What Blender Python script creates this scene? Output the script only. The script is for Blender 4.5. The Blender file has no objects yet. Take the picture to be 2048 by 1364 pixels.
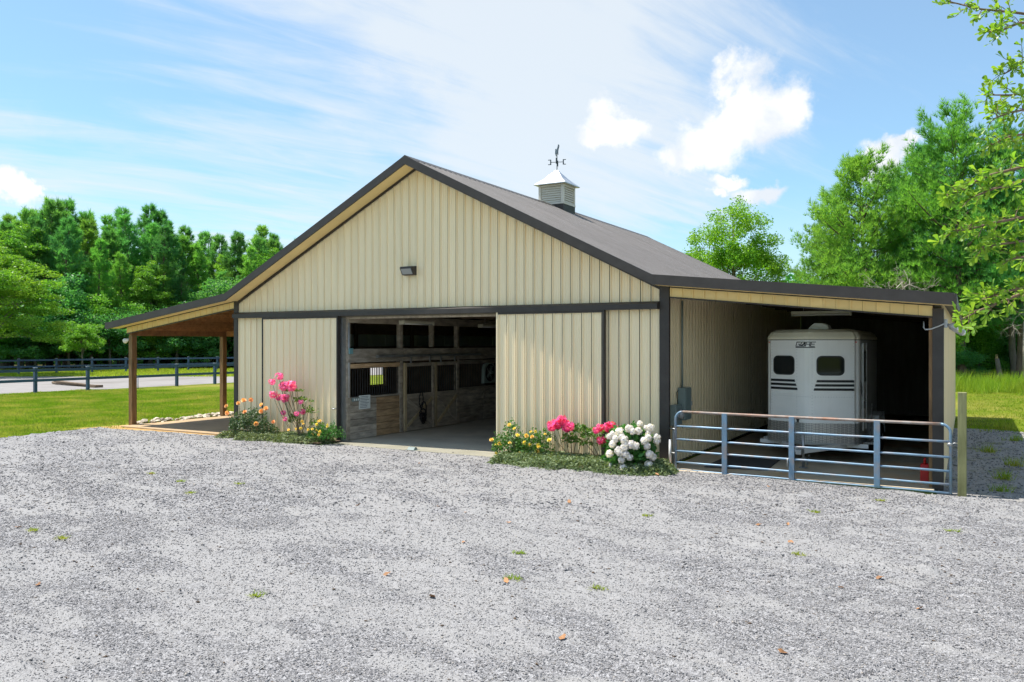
import bpy, math, random
import numpy as np
from mathutils import Vector, Matrix, noise as mnoise

R = math.radians
SC = bpy.context.scene
COL = SC.collection

# ------------------------------------------------------------------ camera
CAM = np.array([18.982, -16.842]); EYE = 2.73; YAW = R(29.564); FPX = 1606.0
cam_data = bpy.data.cameras.new('camera')
cam = bpy.data.objects.new('camera', cam_data)
COL.objects.link(cam)
cam.location = (CAM[0], CAM[1], EYE)
cam.rotation_euler = (R(90), 0, YAW)
cam_data.sensor_width = 36.0
cam_data.lens = FPX / 2048 * 36
cam_data.shift_y = 5 / 2048
cam_data.clip_start = 0.1
cam_data.clip_end = 3000
SC.camera = cam
CS, SN = math.cos(YAW), math.sin(YAW)

def at(px, py, d):
    """world point seen at a photo position, d metres ahead of the viewpoint"""
    l = (px - 1024) / FPX * d
    return Vector((CAM[0] + l * CS - d * SN, CAM[1] + l * SN + d * CS, EYE - (py - 687) / FPX * d))

# ------------------------------------------------------------------ light
SUN = Vector((-0.40, -0.10, 0.92)).normalized()
sun_data = bpy.data.lights.new('sun', 'SUN')
sun_data.energy = 3.05
sun_data.angle = R(0.53)
sun_data.color = (1.0, 0.95, 0.87)
sun = bpy.data.objects.new('sun', sun_data)
COL.objects.link(sun)
sun.rotation_euler = SUN.to_track_quat('Z', 'Y').to_euler()
sun.location = (0, 0, 40)

SC.view_settings.view_transform = 'Standard'
SC.view_settings.look = 'None'
SC.view_settings.gamma = 1
SC.view_settings.use_curve_mapping = False
SC.view_settings.exposure = 1.42
SC.cycles.max_bounces = 6
SC.cycles.diffuse_bounces = 4
SC.cycles.adaptive_threshold = 0.02
SC.cycles.glossy_bounces = 2
SC.cycles.transmission_bounces = 3
SC.cycles.transparent_max_bounces = 6
SC.cycles.use_denoising = True
SC.cycles.caustics_reflective = False
SC.cycles.caustics_refractive = False

def build_world():
    w = bpy.data.worlds.new('World')
    SC.world = w
    w.use_nodes = True
    w.cycles.sampling_method = 'MANUAL'; w.cycles.sample_map_resolution = 256
    nt = w.node_tree
    N = nt.nodes
    for n in list(N): N.remove(n)
    L = nt.links.new
    out = N.new('ShaderNodeOutputWorld')
    bg = N.new('ShaderNodeBackground')
    bg.inputs['Strength'].default_value = 0.068
    L(bg.outputs[0], out.inputs[0])
    sky = N.new('ShaderNodeTexSky')
    sky.sky_type = 'NISHITA'
    sky.sun_disc = False
    sky.sun_elevation = math.asin(SUN.z)
    sky.sun_rotation = math.atan2(SUN.x, SUN.y)
    sky.air_density = 1.0
    sky.dust_density = 0.4
    sky.ozone_density = 0.6
    tc = N.new('ShaderNodeTexCoord')
    D = tc.outputs['Generated']
    def math_(op, a, b=None, clamp=False):
        n = N.new('ShaderNodeMath'); n.operation = op; n.use_clamp = clamp
        for i, v in enumerate((a, b)):
            if v is None: continue
            if isinstance(v, (int, float)): n.inputs[i].default_value = v
            else: L(v, n.inputs[i])
        return n.outputs[0]
    def vmath(op, a, b):
        n = N.new('ShaderNodeVectorMath'); n.operation = op
        for i, v in enumerate((a, b)):
            if v is None: continue
            if isinstance(v, (tuple, list, Vector)): n.inputs[i].default_value = tuple(v)
            else: L(v, n.inputs[i])
        return n.outputs['Value'] if op in ('DISTANCE', 'LENGTH', 'DOT_PRODUCT') else n.outputs['Vector']
    def ramp(v, a, b, smooth=True):
        n = N.new('ShaderNodeMapRange'); n.interpolation_type = 'SMOOTHSTEP' if smooth else 'LINEAR'
        n.inputs['From Min'].default_value = a; n.inputs['From Max'].default_value = b
        L(v, n.inputs['Value'])
        return n.outputs['Result']
    def noise(vec, scale, detail=6, rough=.55, dist=0.0):
        n = N.new('ShaderNodeTexNoise')
        n.inputs['Scale'].default_value = scale; n.inputs['Detail'].default_value = detail
        n.inputs['Roughness'].default_value = rough; n.inputs['Distortion'].default_value = dist
        L(vec, n.inputs['Vector'])
        return n.outputs['Fac']
    def mix(f, a, b):
        n = N.new('ShaderNodeMix'); n.data_type = 'RGBA'
        if isinstance(f, (int, float)): n.inputs['Factor'].default_value = f
        else: L(f, n.inputs['Factor'])
        for k, v in (('A', a), ('B', b)):
            s = [i for i in n.inputs if i.name == k and i.type == 'RGBA'][0]
            if isinstance(v, tuple): s.default_value = v
            else: L(v, s)
        return [o for o in n.outputs if o.type == 'RGBA'][0]
    # tint the clear sky a touch towards cyan
    mul = N.new('ShaderNodeMix'); mul.data_type = 'RGBA'; mul.blend_type = 'MULTIPLY'
    mul.inputs['Factor'].default_value = 1.0
    L(sky.outputs[0], [i for i in mul.inputs if i.name == 'A' and i.type == 'RGBA'][0])
    [i for i in mul.inputs if i.name == 'B' and i.type == 'RGBA'][0].default_value = (0.62, 0.98, 1.10, 1)
    base = [o for o in mul.outputs if o.type == 'RGBA'][0]
    sep = N.new('ShaderNodeSeparateXYZ'); L(D, sep.inputs[0])
    z = math_('MAXIMUM', sep.outputs['Z'], 0.0)
    zz = math_('ADD', z, 0.22)
    comb = N.new('ShaderNodeCombineXYZ')
    L(math_('DIVIDE', sep.outputs['X'], zz), comb.inputs['X'])
    L(math_('DIVIDE', sep.outputs['Y'], zz), comb.inputs['Y'])
    # cirrus veil: streaks stretched across the sky
    mp = N.new('ShaderNodeMapping'); mp.vector_type = 'TEXTURE'
    mp.inputs['Rotation'].default_value = (0, 0, R(62)); mp.inputs['Scale'].default_value = (2.3, 0.5, 1)
    mp.inputs['Location'].default_value = (0.25, 0.4, 0)
    L(comb.outputs[0], mp.inputs['Vector'])
    n1 = noise(mp.outputs[0], 0.75, 5, .55, .9)
    n2 = noise(mp.outputs[0], 4.2, 6, .62, .5)
    n1 = math_('ADD', n1, math_('MULTIPLY', math_('SUBTRACT', n2, .5), .85))
    def pxdir(px, py):
        v = Vector((0, 0, 0)) + at(px, py, 1.0) - Vector((CAM[0], CAM[1], EYE))
        return v.normalized()
    wn = N.new('ShaderNodeTexNoise'); wn.inputs['Scale'].default_value = 8; wn.inputs['Detail'].default_value = 7; wn.inputs['Roughness'].default_value = .62
    L(D, wn.inputs['Vector'])
    wv_ = N.new('ShaderNodeVectorMath'); wv_.operation = 'SUBTRACT'; wv_.inputs[1].default_value = (.5, .5, .5); L(wn.outputs['Color'], wv_.inputs[0])
    ws = N.new('ShaderNodeVectorMath'); ws.operation = 'SCALE'; ws.inputs['Scale'].default_value = .15; L(wv_.outputs[0], ws.inputs[0])
    DW = vmath('ADD', D, ws.outputs[0])
    def blob(px, py, r, sx=1.0):
        """soft patch of sky centred on a direction, 1 at its middle"""
        c = pxdir(px, py)
        d = vmath('SUBTRACT', DW, c)
        s = N.new('ShaderNodeSeparateXYZ'); L(d, s.inputs[0])
        hor = math_('ADD', math_('MULTIPLY', s.outputs['X'], CS), math_('MULTIPLY', s.outputs['Y'], SN))
        hor = math_('DIVIDE', hor, sx)
        ver = s.outputs['Z']
        dd = math_('SQRT', math_('ADD', math_('MULTIPLY', hor, hor), math_('MULTIPLY', ver, ver)))
        return math_('SUBTRACT', 1.0, math_('DIVIDE', dd, r), clamp=True)
    veil_bias = math_('MULTIPLY', blob(1010, 90, .36, 1.35), .40)
    veil_bias = math_('ADD', veil_bias, math_('MULTIPLY', blob(60, 260, .16, 2.2), .20))
    veil_bias = math_('ADD', veil_bias, math_('MULTIPLY', blob(1130, 250, .24, 1.2), .26))
    veil_bias = math_('SUBTRACT', veil_bias, math_('MULTIPLY', blob(1780, 170, .40, 1.0), .22))
    veil_bias = math_('SUBTRACT', veil_bias, math_('MULTIPLY', blob(430, 205, .15, 2.2), .20))
    veil_bias = math_('SUBTRACT', veil_bias, math_('MULTIPLY', blob(30, 60, .12, 1.5), .2))
    veil_bias = math_('SUBTRACT', veil_bias, math_('MULTIPLY', blob(840, 215, .07, 2.0), .26))
    veil = ramp(math_('ADD', n1, veil_bias), .34, .92)
    veil = math_('ADD', math_('MULTIPLY', veil, .76), .24)
    low = ramp(z, .30, .02)                     # thin haze layer near the horizon
    veil = math_('MAXIMUM', veil, math_('MULTIPLY', low, .58))
    # cumulus
    n3 = noise(D, 7.0, 6, .60, .15)
    n4 = noise(D, 22.0, 5, .6, .0)
    nn = math_('ADD', math_('MULTIPLY', math_('SUBTRACT', n3, .5), 1.5), math_('MULTIPLY', math_('SUBTRACT', n4, .5), .55))
    puffs = [(1510, 215, .066, 1.0), (1555, 230, .052, 1.0), (1450, 265, .060, 1.2), (1492, 182, .040, .9), (1385, 295, .042, 1.5),
             (1240, 218, .046, 1.5), (1270, 208, .036, 1.2), (1195, 240, .03, 1.6),
             (25, 372, .028, 1.8), (80, 362, .016, 1.2),
             (1460, 355, .022, 1.6), (1540, 395, .026, 2.4), (1810, 275, .02, 2.0), (1770, 310, .03, 1.6), (1430, 385, .016, 1.2)]
    f = None
    for p in puffs:
        b = blob(*p)
        f = b if f is None else math_('MAXIMUM', f, b)
    cum = ramp(math_('ADD', f, math_('MULTIPLY', nn, .42)), .22, .66)
    cum = math_('MULTIPLY', cum, ramp(f, .02, .2))
    shade = ramp(noise(vmath('ADD', D, (0.02, 0.0, -.035)), 11.0, 5, .55, .3), .40, .60)
    veil_col = (4.8, 5.1, 5.35, 1)
    cum_col = mix(shade, (6.1, 6.1, 6.15, 1), (4.6, 4.95, 5.4, 1))
    c1 = mix(math_('MULTIPLY', veil, .86), base, veil_col)
    c2 = mix(cum, c1, cum_col)
    L(c2, bg.inputs['Color'])
build_world()

# ------------------------------------------------------------------ helpers
def wpos(o):
    p = Vector((0, 0, 0))
    while o is not None:
        p += o.location; o = o.parent
    return p

def tag(o, label=None, cat=None, group=None, kind=None):
    if label: o['label'] = label
    if cat: o['category'] = cat
    if group: o['group'] = group
    if kind: o['kind'] = kind
    return o

def empty(name, loc=(0, 0, 0), label=None, cat=None, group=None, rz=0):
    o = bpy.data.objects.new(name, None)
    COL.objects.link(o)
    o.location = loc; o.rotation_euler = (0, 0, rz)
    o.empty_display_size = .2
    return tag(o, label, cat, group)

def add(name, me, mat=None, parent=None, loc=(0, 0, 0), rot=None):
    o = bpy.data.objects.new(name, me)
    COL.objects.link(o)
    o.parent = parent; o.location = loc
    if rot: o.rotation_euler = rot
    if mat is not None and not me.materials: me.materials.append(mat)
    return o

def fast_mesh(name, V, F, smooth=False):
    """mesh from an (n,3) array and an (m,k) index array"""
    V = np.asarray(V, dtype=np.float32); F = np.asarray(F, dtype=np.int32)
    me = bpy.data.meshes.new(name)
    k = F.shape[1]
    me.vertices.add(len(V)); me.vertices.foreach_set('co', V.ravel())
    me.loops.add(F.size); me.loops.foreach_set('vertex_index', F.ravel())
    me.polygons.add(len(F))
    me.polygons.foreach_set('loop_start', np.arange(len(F), dtype=np.int32) * k)
    if smooth: me.polygons.foreach_set('use_smooth', np.ones(len(F), dtype=bool))
    me.update(calc_edges=True)
    me.validate()
    return me

class MB:
    """collects shapes in world coordinates, then builds ONE mesh object"""
    def __init__(s): s.v = []; s.f = []; s.sm = []
    def _add(s, vs, fs, smooth=False):
        b = len(s.v); s.v += [tuple(v) for v in vs]
        for f in fs: s.f.append([b + i for i in f]); s.sm.append(smooth)
        return s
    def box(s, x0, x1, y0, y1, z0, z1):
        vs = [(x0,y0,z0),(x1,y0,z0),(x1,y1,z0),(x0,y1,z0),(x0,y0,z1),(x1,y0,z1),(x1,y1,z1),(x0,y1,z1)]
        return s._add(vs, [(3,2,1,0),(4,5,6,7),(0,1,5,4),(1,2,6,5),(2,3,7,6),(3,0,4,7)])
    def bar(s, a, b, w, h, up=(0, 0, 1)):
        """rectangular bar from a to b, w across and h along up"""
        a = Vector(a); b = Vector(b); d = (b - a).normalized(); u = Vector(up)
        x = d.cross(u)
        if x.length < 1e-4: x = d.cross(Vector((1, 0, 0)))
        x.normalize(); u = x.cross(d)
        vs = []
        for p in (a, b):
            for sx, su in ((-1,-1),(1,-1),(1,1),(-1,1)):
                vs.append(p + x * (sx * w / 2) + u * (su * h / 2))
        return s._add(vs, [(3,2,1,0),(4,5,6,7),(0,1,5,4),(1,2,6,5),(2,3,7,6),(3,0,4,7)])
    def prism(s, poly, axis, a, b):
        """2-D polygon (CCW) pushed along axis 0/1/2 from a to b"""
        n = len(poly); vs = []
        for c in (a, b):
            for (p, q) in poly:
                vs.append((c, p, q) if axis == 0 else (p, c, q) if axis == 1 else (p, q, c))
        fs = [tuple(range(n))[::-1], tuple(range(n, 2 * n))]
        fs += [(i, (i + 1) % n, n + (i + 1) % n, n + i) for i in range(n)]
        return s._add(vs, fs)
    def tube(s, pts, rad, n=8, smooth=True, caps=True):
        pts = [Vector(p) for p in pts]
        rad = rad if isinstance(rad, (list, tuple)) else [rad] * len(pts)
        vs = []; fs = []
        prev = None
        for i, p in enumerate(pts):
            d = (pts[min(i + 1, len(pts) - 1)] - pts[max(i - 1, 0)]).normalized()
            x = (prev - d * prev.dot(d)) if prev is not None else d.orthogonal()
            if x.length < 1e-5: x = d.orthogonal()
            x.normalize(); prev = x; y = d.cross(x)
            for k in range(n):
                t = 2 * math.pi * k / n
                vs.append(p + (x * math.cos(t) + y * math.sin(t)) * rad[i])
        for i in range(len(pts) - 1):
            for k in range(n):
                fs.append((i*n+k, i*n+(k+1)%n, (i+1)*n+(k+1)%n, (i+1)*n+k))
        s._add(vs, fs, smooth)
        if caps:
            b = len(s.v) - len(vs)
            s.f.append([b + k for k in range(n)][::-1]); s.sm.append(False)
            e = b + (len(pts) - 1) * n
            s.f.append([e + k for k in range(n)]); s.sm.append(False)
        return s
    def lathe(s, c, prof, n=16, axis='z'):
        vs = []; fs = []
        for (r, h) in prof:
            for k in range(n):
                t = 2 * math.pi * k / n; a, b = r * math.cos(t), r * math.sin(t)
                vs.append((c[0]+a, c[1]+b, c[2]+h) if axis == 'z' else (c[0]+a, c[1]+h, c[2]+b) if axis == 'y' else (c[0]+h, c[1]+a, c[2]+b))
        for i in range(len(prof) - 1):
            for k in range(n): fs.append((i*n+k, i*n+(k+1)%n, (i+1)*n+(k+1)%n, (i+1)*n+k))
        fs.append(tuple(range(n))[::-1]); fs.append(tuple((len(prof)-1)*n + k for k in range(n)))
        return s._add(vs, fs, True)
    def mesh(s, name, off=(0, 0, 0)):
        me = bpy.data.meshes.new(name)
        o = Vector(off)
        me.from_pydata([tuple(Vector(v) - o) for v in s.v], [], s.f)
        me.polygons.foreach_set('use_smooth', s.sm)
        me.update()
        import bmesh
        bm = bmesh.new(); bm.from_mesh(me); bmesh.ops.recalc_face_normals(bm, faces=bm.faces); bm.to_mesh(me); bm.free()
        return me
    def build(s, name, mat, parent=None, bevel=0):
        off = wpos(parent) if parent else Vector((0, 0, 0))
        o = add(name, s.mesh(name, off), mat, parent)
        if bevel:
            m = o.modifiers.new('bevel', 'BEVEL'); m.width = bevel; m.segments = 2; m.limit_method = 'ANGLE'; m.angle_limit = R(40)
        return o

def copy_tree(o, parent=None):
    c = o.copy(); COL.objects.link(c); c.parent = parent
    for ch in list(o.children): copy_tree(ch, c)
    return c

# ------------------------------------------------------------------ materials
def nodes(name):
    m = bpy.data.materials.new(name); m.use_nodes = True
    nt = m.node_tree
    return m, nt, nt.nodes, nt.links.new, nt.nodes['Principled BSDF']

def pm(name, col, rough=.6, var=.18, scale=3.0, stretch=(1, 1, 1), bump=0.0, bscale=60, metal=0.0, rnd=0.0,
       col2=None, spec=.4, dirt=None, dirt_amt=.0, dirt_scale=1.2, dstretch=(1, 1, 1), coat=0):
    """painted / wooden / metal surface: base colour with two scales of variation, piece-to-piece tint and relief"""
    m, nt, N, L, B = nodes(name)
    tc = N.new('ShaderNodeTexCoord')
    mp = N.new('ShaderNodeMapping'); mp.inputs['Scale'].default_value = stretch
    L(tc.outputs['Object'], mp.inputs['Vector'])
    oi = N.new('ShaderNodeObjectInfo')
    offs = N.new('ShaderNodeVectorMath'); offs.operation = 'ADD'
    sc = N.new('ShaderNodeVectorMath'); sc.operation = 'SCALE'; sc.inputs[0].default_value = (37, 11, 23)
    L(oi.outputs['Random'], sc.inputs['Scale'])
    L(mp.outputs[0], offs.inputs[0]); L(sc.outputs[0], offs.inputs[1])
    n = N.new('ShaderNodeTexNoise'); n.inputs['Scale'].default_value = scale; n.inputs['Detail'].default_value = 8
    n.inputs['Roughness'].default_value = .6
    L(offs.outputs[0], n.inputs['Vector'])
    mx = N.new('ShaderNodeMix'); mx.data_type = 'RGBA'
    A = [i for i in mx.inputs if i.name == 'A' and i.type == 'RGBA'][0]; Bc = [i for i in mx.inputs if i.name == 'B' and i.type == 'RGBA'][0]
    c2 = col2 or tuple(min(1, c * (1 + var)) for c in col)
    c1 = tuple(c * (1 - var) for c in col)
    A.default_value = (*c1, 1); Bc.default_value = (*c2, 1)
    mr = N.new('ShaderNodeMapRange'); mr.inputs['From Min'].default_value = .3; mr.inputs['From Max'].default_value = .7
    L(n.outputs['Fac'], mr.inputs['Value']); L(mr.outputs[0], mx.inputs['Factor'])
    c = [o for o in mx.outputs if o.type == 'RGBA'][0]
    if rnd:
        hs = N.new('ShaderNodeHueSaturation')
        r2 = N.new('ShaderNodeMapRange'); r2.inputs['To Min'].default_value = 1 - rnd; r2.inputs['To Max'].default_value = 1 + rnd
        L(oi.outputs['Random'], r2.inputs['Value']); L(r2.outputs[0], hs.inputs['Value']); L(c, hs.inputs['Color'])
        c = hs.outputs[0]
    if dirt:
        n2 = N.new('ShaderNodeTexNoise'); n2.inputs['Scale'].default_value = dirt_scale; n2.inputs['Detail'].default_value = 9; n2.inputs['Roughness'].default_value = .65
        mp2 = N.new('ShaderNodeMapping'); mp2.inputs['Scale'].default_value = dstretch
        L(tc.outputs['Object'], mp2.inputs['Vector'])
        of2 = N.new('ShaderNodeVectorMath'); of2.operation = 'ADD'; L(mp2.outputs[0], of2.inputs[0]); L(sc.outputs[0], of2.inputs[1])
        L(of2.outputs[0], n2.inputs['Vector'])
        r3 = N.new('ShaderNodeMapRange'); r3.inputs['From Min'].default_value = .48; r3.inputs['From Max'].default_value = .72; r3.inputs['To Max'].default_value = dirt_amt
        L(n2.outputs['Fac'], r3.inputs['Value'])
        m2 = N.new('ShaderNodeMix'); m2.data_type = 'RGBA'
        L(r3.outputs[0], m2.inputs['Factor']); L(c, [i for i in m2.inputs if i.name == 'A' and i.type == 'RGBA'][0])
        [i for i in m2.inputs if i.name == 'B' and i.type == 'RGBA'][0].default_value = (*dirt, 1)
        c = [o for o in m2.outputs if o.type == 'RGBA'][0]
    L(c, B.inputs['Base Color'])
    B.inputs['Roughness'].default_value = rough
    B.inputs['Metallic'].default_value = metal
    B.inputs['Specular IOR Level'].default_value = spec
    if coat: B.inputs['Coat Weight'].default_value = coat
    if bump:
        nb = N.new('ShaderNodeTexNoise'); nb.inputs['Scale'].default_value = bscale; nb.inputs['Detail'].default_value = 6
        L(offs.outputs[0], nb.inputs['Vector'])
        bp = N.new('ShaderNodeBump'); bp.inputs['Strength'].default_value = bump; bp.inputs['Distance'].default_value = .01
        L(nb.outputs['Fac'], bp.inputs['Height']); L(bp.outputs[0], B.inputs['Normal'])
    return m

def leafmat(name, col, col2, trans=.35, rnd=.25, rough=.5, patch=None, pscale=.5, spec=.35):
    """leaf: two greens chosen leaf by leaf, patches of another green, light shining through"""
    m, nt, N, L, B = nodes(name)
    g = N.new('ShaderNodeNewGeometry')
    tc = N.new('ShaderNodeTexCoord')
    oi = N.new('ShaderNodeObjectInfo')
    mx = N.new('ShaderNodeMix'); mx.data_type = 'RGBA'
    [i for i in mx.inputs if i.name == 'A' and i.type == 'RGBA'][0].default_value = (*col, 1)
    [i for i in mx.inputs if i.name == 'B' and i.type == 'RGBA'][0].default_value = (*col2, 1)
    L(g.outputs['Random Per Island'], mx.inputs['Factor'])
    c = [o for o in mx.outputs if o.type == 'RGBA'][0]
    if patch:
        n = N.new('ShaderNodeTexNoise'); n.inputs['Scale'].default_value = pscale; n.inputs['Detail'].default_value = 4
        L(tc.outputs['Object'], n.inputs['Vector'])
        r = N.new('ShaderNodeMapRange'); r.inputs['From Min'].default_value = .42; r.inputs['From Max'].default_value = .66; r.inputs['To Max'].default_value = .8
        L(n.outputs['Fac'], r.inputs['Value'])
        m2 = N.new('ShaderNodeMix'); m2.data_type = 'RGBA'
        L(r.outputs[0], m2.inputs['Factor']); L(c, [i for i in m2.inputs if i.name == 'A' and i.type == 'RGBA'][0])
        [i for i in m2.inputs if i.name == 'B' and i.type == 'RGBA'][0].default_value = (*patch, 1)
        c = [o for o in m2.outputs if o.type == 'RGBA'][0]
    hs = N.new('ShaderNodeHueSaturation')
    r2 = N.new('ShaderNodeMapRange'); r2.inputs['To Min'].default_value = 1 - rnd; r2.inputs['To Max'].default_value = 1 + rnd
    L(oi.outputs['Random'], r2.inputs['Value']); L(r2.outputs[0], hs.inputs['Value']); L(c, hs.inputs['Color'])
    r3 = N.new('ShaderNodeMapRange'); r3.inputs['To Min'].default_value = .485; r3.inputs['To Max'].default_value = .515
    mu = N.new('ShaderNodeMath'); mu.operation = 'FRACT'
    mm = N.new('ShaderNodeMath'); mm.operation = 'MULTIPLY'; mm.inputs[1].default_value = 7.31
    L(oi.outputs['Random'], mm.inputs[0]); L(mm.outputs[0], mu.inputs[0]); L(mu.outputs[0], r3.inputs['Value']); L(r3.outputs[0], hs.inputs['Hue'])
    c = hs.outputs[0]
    L(c, B.inputs['Base Color'])
    B.inputs['Roughness'].default_value = rough
    B.inputs['Specular IOR Level'].default_value = spec
    t = N.new('ShaderNodeBsdfTranslucent')
    tm = N.new('ShaderNodeMix'); tm.data_type = 'RGBA'; tm.blend_type = 'MULTIPLY'; tm.inputs['Factor'].default_value = 1
    L(c, [i for i in tm.inputs if i.name == 'A' and i.type == 'RGBA'][0])
    [i for i in tm.inputs if i.name == 'B' and i.type == 'RGBA'][0].default_value = (1.5, 1.45, .7, 1)
    L([o for o in tm.outputs if o.type == 'RGBA'][0], t.inputs['Color'])
    ms = N.new('ShaderNodeMixShader'); ms.inputs[0].default_value = trans
    L(B.outputs[0], ms.inputs[1]); L(t.outputs[0], ms.inputs[2])
    L(ms.outputs[0], N['Material Output'].inputs['Surface'])
    return m

M = {}
M['siding'] = pm('cream_metal_siding', (.90, .75, .50), .42, .05, 1.2, (1, 1, .25), rnd=.025, dirt=(.52, .43, .28), dirt_amt=.20, dirt_scale=1.3, dstretch=(4, 4, .22))
M['siding_back'] = pm('siding_core', (.16, .14, .11), .8, .2, 3)
M['soffit'] = pm('tan_soffit', (.84, .65, .30), .5, .06, 2, rnd=.03)
M['trim'] = pm('bronze_trim', (.048, .041, .037), .45, .15, 2, rnd=.04, spec=.3, dirt=(.085, .075, .07), dirt_amt=.3, dirt_scale=3)
M['roof'] = pm('bronze_roof_metal', (.21, .188, .175), .42, .12, .9, (1, 1, 1), rnd=.05, spec=.5, dirt=(.26, .24, .23), dirt_amt=.4, dirt_scale=.7)
M['dark_wood'] = pm('dark_rafter_wood', (.15, .105, .07), .8, .3, 3, (1, 1, 1), rnd=.2)
M['brown_post'] = pm('brown_stained_post', (.26, .145, .062), .65, .4, 2.5, (6, 6, .8), bump=.3, bscale=30, rnd=.12, dirt=(.07, .04, .02), dirt_amt=.7, dirt_scale=2, dstretch=(5, 5, .6))
M['rafter'] = pm('orange_brown_rafter', (.34, .17, .075), .7, .35, 3, (2, 2, 2), rnd=.25)
M['plank'] = pm('weathered_plank', (.44, .385, .315), .75, .4, 2.2, (5, 1.2, 6), bump=.35, bscale=24, rnd=.28, dirt=(.14, .10, .07), dirt_amt=.7, dirt_scale=1.7, dstretch=(4, .8, 5))
M['plank_warm'] = pm('warm_plank', (.48, .32, .18), .7, .35, 2.2, (5, 1.2, 6), bump=.35, bscale=24, rnd=.2, dirt=(.18, .10, .05), dirt_amt=.65, dirt_scale=1.9, dstretch=(4, .8, 5))
M['grey_wood'] = pm('grey_brown_timber', (.37, .315, .25), .8, .35, 2.4, (4, 1, 4), bump=.3, bscale=26, rnd=.2)
M['pale_wood'] = pm('pale_door_edge', (.42, .33, .20), .75, .3, 3, (4, 4, 1), bump=.2, rnd=.1)
M['green_post'] = pm('treated_post', (.22, .22, .10), .8, .3, 3, (5, 5, .6), bump=.4, bscale=30, dirt=(.12, .12, .04), dirt_amt=.7)
M['steel_dark'] = pm('dark_steel_bar', (.05, .048, .046), .45, .2, 4, metal=.4)
M['galv'] = pm('galvanised', (.42, .43, .43), .42, .12, 9, metal=.75, rnd=.05)
M['conduit'] = pm('grey_conduit', (.46, .47, .47), .45, .1, 9, metal=.3)
M['concrete'] = pm('concrete', (.54, .48, .37), .85, .12, 1.3, bump=.15, bscale=70, dirt=(.33, .30, .22), dirt_amt=.55, dirt_scale=.9)
M['concrete_brown'] = pm('stained_concrete', (.54, .46, .34), .85, .16, 1.1, bump=.15, bscale=70, dirt=(.56, .29, .095), dirt_amt=1.0, dirt_scale=.45)
M['rubber'] = pm('rubber_mat', (.055, .057, .06), .8, .2, 6, bump=.2, bscale=80)
M['gate'] = pm('blue_grey_tube', (.17, .27, .37), .42, .14, 6, metal=.25, rnd=.06, dirt=(.36, .25, .18), dirt_amt=.75, dirt_scale=4)
M['gate_rust'] = pm('rusty_tube', (.33, .19, .12), .6, .4, 5, (1, 1, 1), metal=.1, col2=(.34, .33, .32), dirt=(.42, .13, .035), dirt_amt=.95, dirt_scale=1.1)
M['white_paint'] = pm('white_enamel', (.78, .78, .76), .32, .04, 2, spec=.5)
M['trailer'] = pm('trailer_white', (.85, .845, .81), .30, .04, 1.3, spec=.5, dirt=(.60, .57, .48), dirt_amt=.22, dirt_scale=1.4, dstretch=(2, 2, .5), coat=.2)
M['trailer_roof'] = pm('trailer_roof_cream', (.78, .73, .56), .4, .06, 2)
M['black_decal'] = pm('black_vinyl', (.012, .014, .016), .4, .1, 4)
M['rubber_black'] = pm('tyre_rubber', (.02, .02, .02), .8, .2, 10)
M['fixture'] = pm('cream_fixture', (.62, .60, .48), .5, .08, 3)
M['box_grey'] = pm('grey_green_enclosure', (.19, .245, .235), .45, .1, 4, rnd=.05)
M['red'] = pm('red_plastic', (.52, .022, .02), .4, .1, 4)
M['paper'] = pm('notice_paper', (.72, .76, .74), .6, .03, 6)
M['ink'] = pm('blue_black_ink', (.12, .14, .19), .7, .1, 9)
M['teal'] = pm('teal_box', (.16, .32, .34), .5, .1, 4)
M['leather'] = pm('black_leather', (.014, .012, .011), .5, .2, 8)
M['fan_body'] = pm('pale_fan_plastic', (.30, .36, .33), .5, .08, 4)
M['vane'] = pm('weathered_vane', (.05, .07, .08), .5, .2, 6, metal=.4)
M['copper'] = pm('galvanised_cupola_roof', (.60, .59, .60), .30, .06, 3, metal=.85)
M['cupola'] = pm('cream_louver', (.66, .61, .53), .5, .06, 3, rnd=.03)
M['fence'] = pm('navy_fence_paint', (.030, .070, .125), .45, .25, 3, (1, 1, 1), rnd=.15, spec=.5)
M['fence_cap'] = pm('fence_cap', (.30, .34, .38), .5, .15, 4)
M['bark_pine'] = pm('pine_bark', (.145, .105, .08), .9, .35, 2.5, (3, 3, .8), bump=.6, bscale=14)
M['bark_grey'] = pm('grey_bark', (.16, .135, .11), .9, .3, 2.5, (3, 3, .8), bump=.5, bscale=14)
M['bark_dead'] = pm('dead_wood', (.34, .30, .25), .9, .25, 3)
M['split_wood'] = pm('split_wood', (.45, .31, .15), .8, .3, 6)
M['twig'] = pm('brown_twig', (.19, .13, .08), .8, .25, 8)
M['rock'] = pm('river_rock', (.46, .40, .32), .85, .25, 3, rnd=.45, bump=.3, bscale=20)
M['deadleaf'] = pm('dead_leaf', (.34, .17, .075), .7, .3, 9, rnd=.4)
M['mulch'] = pm('mulch', (.10, .065, .04), .9, .4, 12, bump=.6, bscale=40)
M['porch'] = pm('clay_stained_concrete', (.40, .285, .165), .9, .16, 1.1, bump=.2, bscale=60, dirt=(.24, .17, .10), dirt_amt=.7, dirt_scale=.7)
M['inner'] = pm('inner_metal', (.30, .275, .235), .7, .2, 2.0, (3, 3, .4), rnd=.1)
M['apron'] = pm('shade_toned_concrete', (.27, .255, .20), .9, .14, 1.3, bump=.2, bscale=60, dirt=(.19, .18, .12), dirt_amt=.6, dirt_scale=.9)  # apron concrete toned darker so it looks shaded, plus random dirt
M['panel'] = pm('grey_panel', (.40, .46, .44), .6, .08, 2)
_n = M['panel'].node_tree; _t = _n.nodes.new('ShaderNodeBsdfTranslucent'); _t.inputs['Color'].default_value = (.20, .25, .24, 1)
_a = _n.nodes.new('ShaderNodeMixShader'); _a.inputs[0].default_value = .30
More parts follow.
